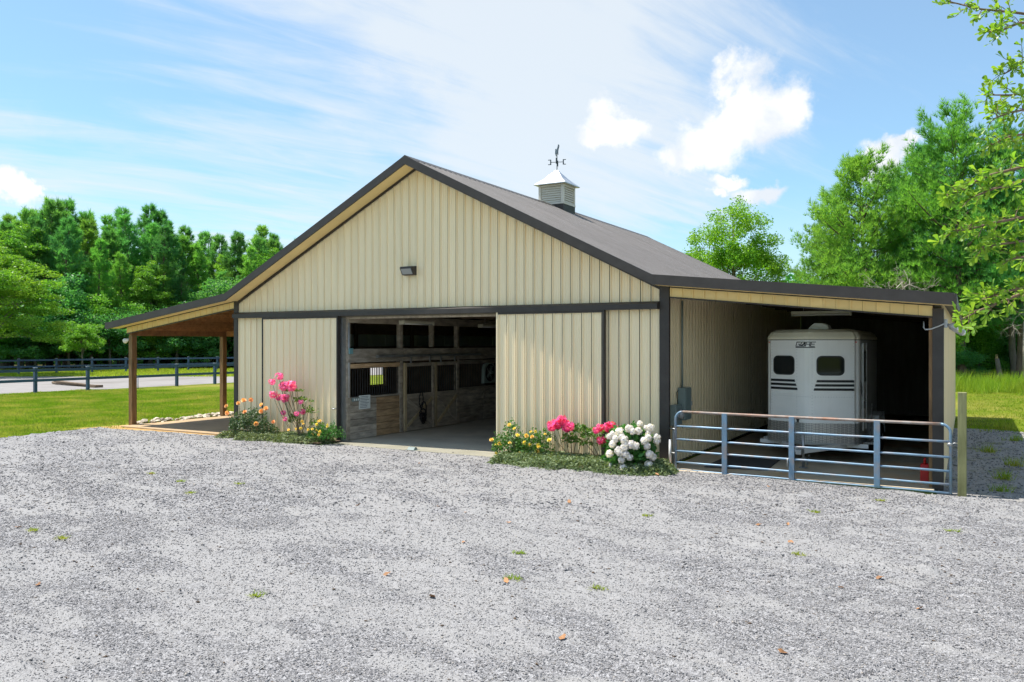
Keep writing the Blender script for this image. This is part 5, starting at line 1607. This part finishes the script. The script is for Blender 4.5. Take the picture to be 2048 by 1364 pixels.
V, F = blades(np.stack([x, y, np.zeros(n)], 1), r.uniform(.5, 1.15, n) * np.clip(1.2 - np.abs(y - 37.8) * .12, .4, 1), 9, .020, .16, r, .28)
tag(add('tall_weeds', fast_mesh('tall_weeds', V, F), M['weed']), 'band of tall bright weeds along the edge of the right-hand woods', 'weeds', kind='stuff')
# grass strip along the far side of the arena
n = 8000
d = r.uniform(66, 84, n); l = r.uniform(-.68, -.33, n) * d
x = CAM[0] + l * CS - d * SN; y = CAM[1] + l * SN + d * CS
V, F = blades(np.stack([x, y, np.zeros(n)], 1), r.uniform(.08, .28, n), 5, .03, .2, r)
tag(add('far_grass', fast_mesh('far_grass', V, F), M['weed']), 'rough grass between the far fence and the woods', 'grass', kind='stuff')
# clump of taller grass and weeds in the side gravel
for k, (gx_, gy_, s_) in enumerate([(20.0, 12.9, .9), (19.9, 4.2, .5), (20.4, 6.0, .45), (20.9, 3.1, .4), (19.6, 2.0, .45), (20.6, 1.0, .35), (19.45, 6.5, .5), (20.9, 8.0, .5), (21.2, 1.9, .4), (19.5, .4, .3), (20.2, 9.6, .5)]):
    rr = np.random.default_rng(k + 40); nn_ = int(40 * s_) + 6
    pp = np.stack([rr.normal(0, .16 * s_ + .03, nn_), rr.normal(0, .16 * s_ + .03, nn_), np.zeros(nn_)], 1)
    V, F = blades(pp, np.full(nn_, .30 * s_ + .06), 4, .007, .03, rr, .5)
    places = ['at the far end of the side gravel', 'in the middle of the side gravel', 'right of the middle of the side gravel', 'near the front right of the side gravel', 'near the front left of the side gravel', 'at the front edge of the side gravel', 'against the right wall in the side gravel', 'far right in the side gravel', 'nearest the right frame edge in the side gravel', 'by the treated post in the side gravel', 'beyond the middle of the side gravel']
    tag(add('weed_clump', fast_mesh('weed_clump', V, F), M['grass'], None, (gx_, gy_, .008)), 'green weed clump ' + places[k], 'weeds', 'weed clumps in the side gravel')

# weeds and dead leaves on the yard
rw_ = random.Random(21)
for k in range(16):
    px = rw_.uniform(60, 2000); dd = rw_.uniform(8, 17)
    q_ = at(px, 687, dd)
    if not in_yard(np.array([q_.x]), np.array([q_.y]))[0] or q_.y > -1.5: continue
    rr = np.random.default_rng(k + 90); nn_ = 16
    pp = np.stack([rr.normal(0, .045, nn_), rr.normal(0, .03, nn_), np.zeros(nn_)], 1)
    V, F = blades(pp, np.full(nn_, .035), 3, .008, .02, rr, 1.2)
    tag(add('weed_tuft', fast_mesh('weed_tuft', V, F), M['grass'], None, (q_.x, q_.y, float(ground_z(np.array([q_.x]), np.array([q_.y]))[0]) + .004)), 'tiny flat green weed growing in the gravel yard', 'weed', 'tiny weeds in the gravel yard')
def dead_leaf_mesh():
    me = bpy.data.meshes.new('dead_leaf')
    me.from_pydata([(-.05, 0, .012), (-.02, .03, .022), (.02, .026, .01), (.055, 0, .026), (.02, -.03, .024), (-.02, -.026, .006), (0, 0, .004)], [], [(0, 6, 1), (1, 6, 2), (2, 6, 3), (3, 6, 4), (4, 6, 5), (5, 6, 0)])
    me.update(); me.materials.append(M['deadleaf']); return me
dl = dead_leaf_mesh()
for k in range(24):
    px = rw_.uniform(20, 2030); dd = 6.8 + 11 * rw_.random() ** 1.1
    q_ = at(px, 687, dd)
    if not in_yard(np.array([q_.x]), np.array([q_.y]))[0] or q_.y > -.8: continue
    o = add('dead_leaf', dl, None, None, (q_.x, q_.y, float(ground_z(np.array([q_.x]), np.array([q_.y]))[0]) + .008), (rw_.uniform(-.4, .4), rw_.uniform(-.4, .4), rw_.uniform(0, 6.28)))
    s_ = rw_.uniform(.5, 1.15); o.scale = (s_, s_, s_)
    tag(o, 'small brown dead leaf lying on the gravel yard', 'leaf', 'dead leaves on the gravel yard')

# ------------------------------------------------------------------ flower beds
def petalmat(name, a, b, trans=.3):
    return leafmat(name, a, b, trans, .12, .55, spec=.2)
M['apricot'] = petalmat('apricot_petal', (.88, .46, .18), (.92, .66, .38))
M['yellow'] = petalmat('yellow_petal', (.92, .68, .10), (.95, .84, .36))
M['magenta'] = petalmat('magenta_petal', (.80, .08, .36), (.92, .34, .58))
M['hotpink'] = petalmat('hot_pink_petal', (.86, .04, .27), (.93, .22, .46))
M['hydr_white'] = petalmat('hydrangea_petal', (.74, .70, .80), (.88, .86, .90))

def petals_rose(seed, R_=.06):
    r = np.random.default_rng(seed); P = []; F = []
    for ring, (n, tilt, rad) in enumerate(((9, .2, 1.0), (8, .65, .86), (7, 1.05, .66), (5, 1.4, .4))):
        for k in range(n):
            a = 6.283 * k / n + ring * .5 + r.normal(0, .08)
            ca, sa = math.cos(a), math.sin(a)
            ln = R_ * rad * r.uniform(.9, 1.1); w = R_ * .50 * (.6 + .4 * rad)
            up = math.sin(tilt) * ln * .9; out = math.cos(tilt) * ln + R_ * .10
            b = len(P); zb = R_ * .1 * ring
            side = (-sa, ca)
            P += [(ca * .01, sa * .01, zb), (ca * out * .55 + side[0] * w, sa * out * .55 + side[1] * w, zb + up * .55), (ca * out * .92, sa * out * .92, zb + up), (ca * out * .55 - side[0] * w, sa * out * .55 - side[1] * w, zb + up * .55)]
            F.append((b, b + 1, b + 2, b + 3))
    return fast_mesh('bloom', np.array(P), np.array(F))

def petals_ball(seed, R_, nfl, fl, five=5, half=False, core=0.0, lo=.55):
    """ball of small florets, each a star of petals"""
    r = np.random.default_rng(seed); P = []; F = []
    D = rand_dirs(nfl * (2 if half else 1), r)
    if half: D = D[D[:, 2] > -.25][:nfl]
    for d in D:
        d = Vector(d); c = d * R_ * r.uniform(lo, 1.12)
        u = d.orthogonal().normalized(); v = d.cross(u)
        a0 = r.uniform(0, 6.28)
        for k in range(five):
            a = a0 + 6.283 * k / five; e = u * math.cos(a) + v * math.sin(a); s = u * -math.sin(a) + v * math.cos(a)
            b = len(P)
            P += [tuple(c), tuple(c + e * fl * .55 + s * fl * .36 + d * fl * .15), tuple(c + e * fl + d * fl * r.uniform(.1, .4)), tuple(c + e * fl * .55 - s * fl * .36 + d * fl * .15)]
            F.append((b, b + 1, b + 2, b + 3))
    if core:
        for i in range(5):
            for j in range(8):
                b = len(P)
                for (ii_, jj_) in ((i, j), (i, j + 1), (i + 1, j + 1), (i + 1, j)):
                    th = math.pi * ii_ / 5; ph = 6.283 * jj_ / 8
                    P.append((R_ * core * math.sin(th) * math.cos(ph), R_ * core * math.sin(th) * math.sin(ph), R_ * core * math.cos(th)))
                F.append((b, b + 1, b + 2, b + 3))
    return fast_mesh('bloom', np.array(P), np.array(F))

ROSE = [petals_rose(k) for k in range(2)]
TRUSS = [petals_ball(20 + k, .10, 22, .055, 5) for k in range(2)]
HYD = [petals_ball(30 + k, .066, 60, .026, 4, core=.95, lo=.9) for k in range(2)]
SMALLROSE = [petals_rose(40 + k, .042) for k in range(2)]

def bush_leaves(c, rx, ry, rz, n, leaf, r, hollow=.3, skirt=False):
    d = rand_dirs(n, r)
    if not skirt: d[:, 2] = np.abs(d[:, 2]) * 1.0 - .25 * r.random(n)
    P0 = np.array(c) + d * np.array([rx, ry, rz]) * (hollow + (1 - hollow) * r.random((n, 1)) ** .5) * (1 + .18 * np.sin(d[:, :1] * 7 + d[:, 1:2] * 5))
    P0[:, 2] = np.maximum(P0[:, 2], .06)
    u = rand_dirs(n, r); u[:, 2] *= .6; u /= np.linalg.norm(u, axis=1)[:, None]
    w = cross_w(u, r); s = leaf * r.uniform(.6, 1.25, (n, 1))
    return quads(P0, u * s, w * s * .5)

def flower_bush(name, base, label, leaf_mat, blooms, bloom_meshes, bloom_mat, lobes, leaf, seed, cat='flower bush', stems=(), face=(.35, -1, .55), stem_r=.012):
    """base = foot; blooms = offsets (x, y, z, scale); lobes = leaf masses (x, y, z, rx, ry, rz, count); stems = polylines"""
    r = np.random.default_rng(seed)
    t = empty(name, base, label, cat)
    Ps = []; Fs = []; off = 0
    for (x, y, z, rx, ry, rz, n) in lobes:
        P, F = bush_leaves((x, y, z), rx, ry, rz, n, leaf, r)
        Ps.append(P); Fs.append(F + off); off += len(P)
    fo = add('foliage', fast_mesh('foliage', np.concatenate(Ps), np.concatenate(Fs)), leaf_mat, t)
    for st in stems:
        m = MB(); n = len(st)
        m.tube(st, [stem_r * (1 - .6 * k / (n - 1)) for k in range(n)], 5, caps=False)
        add('stem', m.mesh('stem'), M['twig'], t)
    if not stems:
        m = MB()
        for k in range(7):
            a = r.uniform(0, 6.28); L = r.uniform(.1, .4)
            m = MB(); m.tube([(0, 0, 0), (L * .4 * math.cos(a), L * .4 * math.sin(a), .25), (L * math.cos(a), L * math.sin(a), .5)], [.012, .009, .005], 5, caps=False)
            add('stem', m.mesh('stem'), M['twig'], t)
    for k, (x, y, z, s) in enumerate(blooms):
        me = bloom_meshes[k % len(bloom_meshes)]
        o = bpy.data.objects.new('bloom', me); COL.objects.link(o); o.parent = t; o.location = (x, y, z); o.scale = (s, s, s)
        v = Vector(face).normalized() + Vector(r.normal(0, .35, 3))
        o.rotation_euler = v.to_track_quat('Z', 'Y').to_euler()
        if not me.materials: me.materials.append(bloom_mat)
        o.material_slots[0].link = 'OBJECT'; o.material_slots[0].material = bloom_mat
        if z > .35:
            m = MB(); m.tube([(x * .6, y * .6, z * .45), (x * .9, y * .9, z * .8), (x, y, z - .01)], [.006, .005, .004], 4, caps=False)
            add('flower_stalk', m.mesh('flower_stalk'), M['leaf_rose'], t)
    return t

# --- left bed
YB = -.62
def onbed(px, py, yb=YB):
    """foot offset helper: x and z of a photo position on the bed's plane"""
    rx_, ry_ = ((px - 1024) / FPX) * CS - SN, ((px - 1024) / FPX) * SN + CS
    t = (yb - CAM[1]) / ry_
    return CAM[0] + rx_ * t, EYE - (py - 687) / FPX * t
def bl(base, pts, yb=YB, s=1.0):
    out = []
    for i, (px, py) in enumerate(pts):
        x, z = onbed(px, py, yb); out.append((x - base[0], (i * 37 % 11 - 5) * .018 - .22, z, s * (0.9 + (i * 13 % 5) * .06)))
    return out
b0 = (1.25, YB, .0)
flower_bush('apricot_rose_bush', b0, 'apricot rose bush with dark leaves at the left end of the left bed', M['leaf_rose'],
            bl(b0, [(470, 811), (468, 825), (486, 806), (503, 800), (514, 799), (531, 809), (547, 816), (501, 823), (530, 822), (526, 846), (557, 843)], s=1.25), ROSE, M['apricot'],
            [(-.45, 0, .30, .48, .32, .42, 900), (.0, 0, .42, .45, .32, .45, 700), (.45, 0, .32, .42, .3, .36, 550), (.1, .05, .72, .35, .2, .2, 160), (-.5, .05, .62, .25, .2, .25, 120), (.8, 0, .25, .22, .2, .22, 160)], .035, 61)
b1 = (3.05, YB + .1, .0)
st = []
def stem_to(px, py, base, lean=.0):
    x, z = onbed(px, py, YB); return [(0, 0, 0), ((x - base[0]) * .25 + lean, 0, z * .4), ((x - base[0]) * .7 + lean, -.02, z * .75), (x - base[0], -.04, z)]
tp = [(556, 762), (566, 752), (572, 768), (582, 770), (590, 767), (566, 772), (556, 788), (562, 794), (572, 796), (578, 794), (586, 776), (596, 774)]
side_t = [(609, 803), (608, 823), (604, 826), (613, 824), (570, 825), (579, 837), (573, 776)]
for q_ in tp[::2] + side_t[:1] + side_t[3:5]: st.append(stem_to(q_[0], q_[1], b1))
flower_bush('tall_azalea', b1, 'tall leggy azalea with clusters of magenta-pink flowers against the left door', M['leaf_rhodo'],
            [(x, y, z, s * (.95 if i < len(tp) else .62)) for i, (x, y, z, s) in enumerate(bl(b1, tp + side_t, YB, 1.0))], TRUSS, M['magenta'],
            [(-.28, 0, 1.42, .33, .2, .10, 70), (.05, 0, 1.15, .38, .2, .14, 80), (.30, 0, .85, .3, .18, .22, 70), (-.25, 0, .6, .22, .16, .22, 60), (.55, 0, .55, .25, .16, .2, 70)], .05, 62, 'azalea', st)
b2 = (4.0, YB + .02, .0)
flower_bush('yellow_rose_bush', b2, 'low yellow rose bush at the right end of the left bed beside the doorway', M['leaf_hydr'],
            bl(b2, [(622, 846), (628, 858), (600, 857), (616, 855), (635, 857), (640, 860), (653, 862), (650, 861), (630, 868), (650, 868), (645, 842), (655, 840), (667, 848), (612, 842), (592, 858), (665, 852), (640, 848)], s=1.0), SMALLROSE, M['yellow'],
            [(-.25, 0, .22, .42, .3, .36, 700), (.2, 0, .25, .42, .3, .40, 750)], .032, 63)

# --- right bed
c0 = (10.1, -.75, 0)
flower_bush('yellow_rose_bush', c0, 'broad yellow rose bush at the left end of the right bed', M['leaf_hydr'],
            bl(c0, [(1030, 848), (1037, 856), (1040, 870), (1030, 884), (1057, 884), (1066, 863), (1062, 870), (1077, 862), (1080, 891), (1086, 892), (1065, 889), (1050, 904), (1007, 886), (998, 888), (994, 878), (1097, 867), (1103, 880), (1107, 877), (1080, 902), (996, 905), (1073, 872)], -.80, 1.0), [ROSE[0], SMALLROSE[0]], M['yellow'],
            [(-.35, 0, .30, .48, .35, .46, 1000), (.25, 0, .32, .5, .35, .48, 1100), (-.3, .05, .72, .22, .2, .3, 130), (.55, .05, .6, .25, .2, .25, 130)], .036, 64)
c1 = (11.25, -.55, 0)
st = [[(0, 0, 0), (-.06, 0, .35), (-.18, 0, .75)], [(0, 0, 0), (.02, 0, .4), (.05, 0, .95)], [(.03, 0, 0), (.10, 0, .4), (.22, 0, .78)], [(.12, 0, 0), (.2, 0, .35), (.30, 0, .6)], [(-.02, 0, .02), (-.12, 0, .3), (-.32, 0, .5)]]
flower_bush('pink_rhododendron', c1, 'upright hot-pink rhododendron in the middle of the right bed', M['leaf_rhodo'],
            bl(c1, [(1113, 852), (1121, 848), (1117, 843), (1132, 842), (1140, 847), (1143, 853), (1148, 850), (1138, 855), (1108, 850), (1130, 838)], -.62, .95), TRUSS, M['hotpink'],
            [(-.2, 0, .82, .22, .18, .12, 70), (.22, 0, .78, .3, .2, .2, 110), (0, 0, .55, .25, .18, .2, 80)], .055, 65, 'rhododendron', st)
c2 = (12.0, -.50, 0)
st = [[(0, 0, 0), (-.12, 0, .3), (-.30, 0, .6)], [(0, 0, 0), (-.02, 0, .4), (.0, 0, .85)], [(.03, 0, 0), (.12, 0, .4), (.22, 0, .95)], [(.03, 0, 0), (.25, 0, .3), (.42, 0, .62)], [(0, 0, .0), (-.25, 0, .35), (-.42, 0, .52)]]
flower_bush('pink_rhododendron', c2, 'spreading rhododendron with fewer pink clusters beside the white hydrangea', M['leaf_rhodo'],
            bl(c2, [(1202, 858), (1206, 854), (1218, 855), (1225, 851), (1228, 848), (1232, 856), (1210, 878), (1216, 880), (1223, 858)], -.56, .78), TRUSS, M['hotpink'],
            [(-.3, 0, .68, .26, .2, .2, 120), (.12, 0, .78, .3, .2, .16, 100), (.1, 0, .5, .3, .2, .2, 80), (-.38, 0, .48, .18, .14, .12, 50)], .05, 66, 'rhododendron', st)
c3 = (12.75, -.85, 0)
hp_ = [(1278, 848), (1264, 856), (1271, 861), (1247, 861), (1234, 867), (1228, 871), (1241, 875), (1252, 871), (1258, 877), (1281, 861), (1291, 857), (1300, 856), (1296, 865), (1297, 876), (1292, 880), (1313, 882), (1236, 885), (1262, 886), (1272, 886), (1280, 889), (1248, 895), (1260, 892), (1298, 891), (1252, 901), (1262, 905), (1270, 911), (1230, 904), (1255, 916), (1302, 907), (1307, 914), (1232, 929), (1256, 932), (1277, 935), (1300, 929), (1312, 875), (1247, 898)]
flower_bush('white_hydrangea', c3, 'large hydrangea covered in white and pale lilac balls at the barn corner', M['leaf_hydr'],
            [(x, -.07 - .46 * math.sqrt(max(.04, 1 - (x / .66) ** 2 - ((z - .45) / .70) ** 2)), z, s * 1.05) for i, (x, y, z, s) in enumerate(bl(c3, hp_, -1.05, 1.0))], HYD, M['hydr_white'],
            [(.0, -.05, .42, .56, .42, .62, 1900), (.1, -.05, .75, .42, .35, .3, 500), (-.1, -.1, .2, .5, .4, .25, 500)], .07, 67, 'hydrangea', (), (.3, -1, .6))

# ground cover mats
def ground_cover(label, pts, hgt, seed, n):
    r = np.random.default_rng(seed)
    xs = [p[0] for p in pts]; y0 = [p[1] for p in pts]; y1 = [p[2] for p in pts]
    x = r.uniform(xs[0], xs[-1], n)
    a = np.interp(x, xs, y0) + (fbm(x * 2.2, x * 0 + seed, seed, 4) - .5) * .75 + r.exponential(.05, n) * -1; b = np.interp(x, xs, y1)
    tt = r.random(n); y = a + (b - a) * tt
    env = np.minimum(1, np.minimum(tt * 5, (1 - tt) * 6 + .4)) * np.minimum(1, np.minimum((x - xs[0]) * 4, (xs[-1] - x) * 4))
    hh_ = hgt * env * (.65 + .55 * fbm(x * 3, y * 3, seed, 3))
    z = hh_ * r.random(n) ** .45 + .02
    P0 = np.stack([x, y, z], 1)
    u = rand_dirs(n, r); u[:, 2] = np.abs(u[:, 2]) * .8; u /= np.linalg.norm(u, axis=1)[:, None]
    w = cross_w(u, r); s = .035 * r.uniform(.6, 1.4, (n, 1))
    P, F = quads(P0, u * s, w * s * .38)
    return tag(add('ground_cover', fast_mesh('ground_cover', P, F), M['juniper']), label, 'ground cover', kind='stuff')
ground_cover('low grey-green ground cover along the front of the left flower bed', [(.25, -1.05, -.45), (1.5, -1.15, -.25), (3.2, -1.05, -.25), (4.2, -.85, -.25)], .24, 71, 16000)
ground_cover('low grey-green ground cover along the front of the right flower bed', [(9.55, -1.55, -.5), (10.6, -1.75, -.25), (12.2, -1.75, -.25), (13.35, -1.45, -.3), (13.75, -1.2, -.5)], .27, 72, 22000)
for nm, x0, x1, y0 in (('left', .2, 4.1, -.95), ('right', 9.7, 13.1, -1.3)):
    sheet('flower_bed', [(x0, y0), (x1, y0), (x1 + .1, -.18), (x0 - .05, -.18)], .098, M['mulch'], 'dark mulch of the %s flower bed under the ground cover' % nm, 'flower bed')
t = empty('edging_stone', (9.62, -.95, .03), 'brown rock at the left tip of the right flower bed', 'rock')
for k, (dx, dy, s_) in enumerate(((0, 0, .16), (.1, .12, .11), (-.06, .14, .09))):
    o = add('stone', rocks[k], None, t, (dx, dy, s_ * .35)); o.scale = (s_, s_ * .8, s_ * .8)

# ------------------------------------------------------------------ oak boughs reaching in from the right
def oak_leaf_mesh():
    # spatulate water-oak leaf along +x, unit length, slightly folded and curled
    pr = [(0, .012), (.25, .06), (.55, .13), (.80, .20), (.94, .17), (1.0, .0)]
    vs = []; fs = []
    for x_, w_ in pr: vs += [(x_, w_, .06 * w_ * 4 - .10 * x_ * x_), (x_, 0, -.10 * x_ * x_), (x_, -w_, .06 * w_ * 4 - .10 * x_ * x_)]
    for k in range(len(pr) - 1):
        a = k * 3
        fs += [(a, a + 1, a + 4, a + 3), (a + 1, a + 2, a + 5, a + 4)]
    me = bpy.data.meshes.new('leaf'); me.from_pydata(vs, [], fs); me.update()
    for p_ in me.polygons: p_.use_smooth = True
    me.materials.append(M['leaf_oak']); return me
OLEAF = oak_leaf_mesh()
OB = at(2330, 700, 7.4)
oak = empty('oak_tree', (OB.x, OB.y, 0), 'oak tree off the right edge with leafy boughs reaching into view', 'tree')
OBz = Vector((OB.x, OB.y, 0))
MB().tube([OBz + Vector((0, 0, -.1)), OBz + Vector((.05, 0, 1.5)), OBz + Vector((-.05, .05, 3.2)), OBz + Vector((0, .1, 5.0)), OBz + Vector((.1, .1, 7.5))], [.24, .19, .16, .11, .04], 12).build('trunk', M['bark_grey'], oak)
boughs = [  # start height on trunk, list of (px, py, depth) the bough passes through
    (4.9, [(2140, 40, 6.6), (2030, 25, 6.3), (1960, 18, 6.1), (1898, 3, 6.0)]),
    (4.9, [(2140, 60, 6.4), (2040, 45, 6.1), (2000, 62, 6.0), (1976, 64, 5.9)]),
    (4.4, [(2150, 100, 6.4), (2070, 110, 6.1), (2030, 135, 6.0), (2008, 148, 5.9)]),
    (4.3, [(2150, 170, 6.6), (2075, 185, 6.3), (2020, 190, 6.2), (1968, 190, 6.1)]),
    (4.0, [(2150, 230, 6.2), (2070, 215, 6.0), (2020, 225, 5.9), (1986, 238, 5.8)]),
    (3.9, [(2150, 250, 6.3), (2075, 265, 6.0), (2020, 272, 5.9), (1982, 290, 5.8)]),
    (3.6, [(2150, 330, 5.9), (2060, 330, 5.6), (1980, 350, 5.4), (1930, 372, 5.3), (1890, 388, 5.2)]),
    (3.6, [(2150, 345, 5.8), (2050, 360, 5.5), (1985, 378, 5.4), (1942, 396, 5.3)]),
    (3.3, [(2150, 430, 5.9), (2060, 432, 5.6), (1990, 445, 5.4), (1940, 458, 5.3), (1912, 462, 5.2)]),
    (3.2, [(2150, 470, 5.7), (2060, 482, 5.4), (2000, 488, 5.3), (1962, 494, 5.2)]),
    (3.1, [(2150, 500, 5.6), (2060, 512, 5.4), (2010, 520, 5.3)]),
    (2.9, [(2150, 550, 5.9), (2060, 580, 5.6), (2000, 605, 5.4), (1955, 622, 5.3), (1920, 641, 5.2)]),
    (2.9, [(2150, 555, 5.8), (2070, 570, 5.5), (2005, 585, 5.4), (1962, 600, 5.3)]),
]
ro = np.random.default_rng(17)
nleaf = 0
extraP = []; extraF = []; eo = 0
lv = np.array([v.co for v in OLEAF.vertices]); lf = [tuple(p_.vertices) for p_ in OLEAF.polygons]
for bi, (hz0, pth) in enumerate(boughs):
    pts = [OBz + Vector((0, .05, hz0))] + [at(*q_) for q_ in pth]
    n = len(pts)
    m = MB(); m.tube(pts, [.014 * (1 - k / n) ** 1.3 + .003 for k in range(n)], 6, caps=False)
    # twigs and their leaf spots
    spots = []
    for s_i in range(1, n - 1):
        a, b = pts[s_i], pts[s_i + 1]
        seg = (b - a)
        nt = 5 if s_i < 2 else 7
        for k in range(nt):
            t = (k + ro.random()) / nt
            p0 = a.lerp(b, t); d0 = seg.normalized()
            sd = (d0 * .8 + Vector(ro.normal(0, .55, 3))).normalized()
            L = ro.uniform(.04, .14)
            q1 = p0 + sd * L
            m.tube([p0, p0.lerp(q1, .5) + Vector((0, 0, .008)), q1], [.0035, .003, .002], 4, caps=False)
            spots.append((q1, sd)); spots.append((p0.lerp(q1, .55), sd))
    spots.append((pts[-1], (pts[-1] - pts[-2]).normalized())); spots.append((pts[-1], (pts[-1] - pts[-2]).normalized()))
    bo = m.build('bough', M['twig'], oak)
    for (c_, d_) in spots:
        for k in range(int(ro.integers(3, 6))):
            dv = (d_ * .75 + Vector(ro.normal(0, .6, 3)) + Vector((0, 0, .1))).normalized()
            sc_ = ro.uniform(.04, .078)
            q_ = dv.to_track_quat('X', 'Z')
            q_ = q_ @ Matrix.Rotation(ro.normal(0, .8), 3, 'X').to_quaternion()
            if nleaf < 300 and ro.random() < .26:
                o = bpy.data.objects.new('leaf', OLEAF); COL.objects.link(o); o.parent = bo
                o.location = c_ - wpos(oak); o.rotation_euler = q_.to_euler(); o.scale = (sc_,) * 3
                nleaf += 1
            else:
                mat3 = np.array(q_.to_matrix()) * sc_
                P = lv @ mat3.T + np.array(c_ - wpos(oak))
                extraP.append(P); extraF += [tuple(i + eo for i in f_) for f_ in lf]; eo += len(P)
me = fast_mesh('foliage', np.concatenate(extraP), np.array(extraF), smooth=True)
tag(add('foliage', me, M['leaf_oak'], oak), kind='stuff')
# rest of the oak's crown, above and right of the view
ck = np.random.default_rng(88)
cc = []
for k in range(60):
    d_ = rand_dirs(1, ck)[0]; cc.append(np.array([.9, .3, 6.6]) + d_ * np.array([1.7, 2.2, 1.8]) * ck.uniform(.3, 1))
cc = np.repeat(np.array(cc), 60, 0); n = len(cc)
P0 = cc + rand_dirs(n, ck) * ck.random((n, 1)) * .45
u = rand_dirs(n, ck); w_ = cross_w(u, ck)
P, F = quads(P0, u * .045, w_ * .018)
tag(add('upper_crown', fast_mesh('upper_crown', P, F), M['leaf_oak'], oak), kind='stuff')
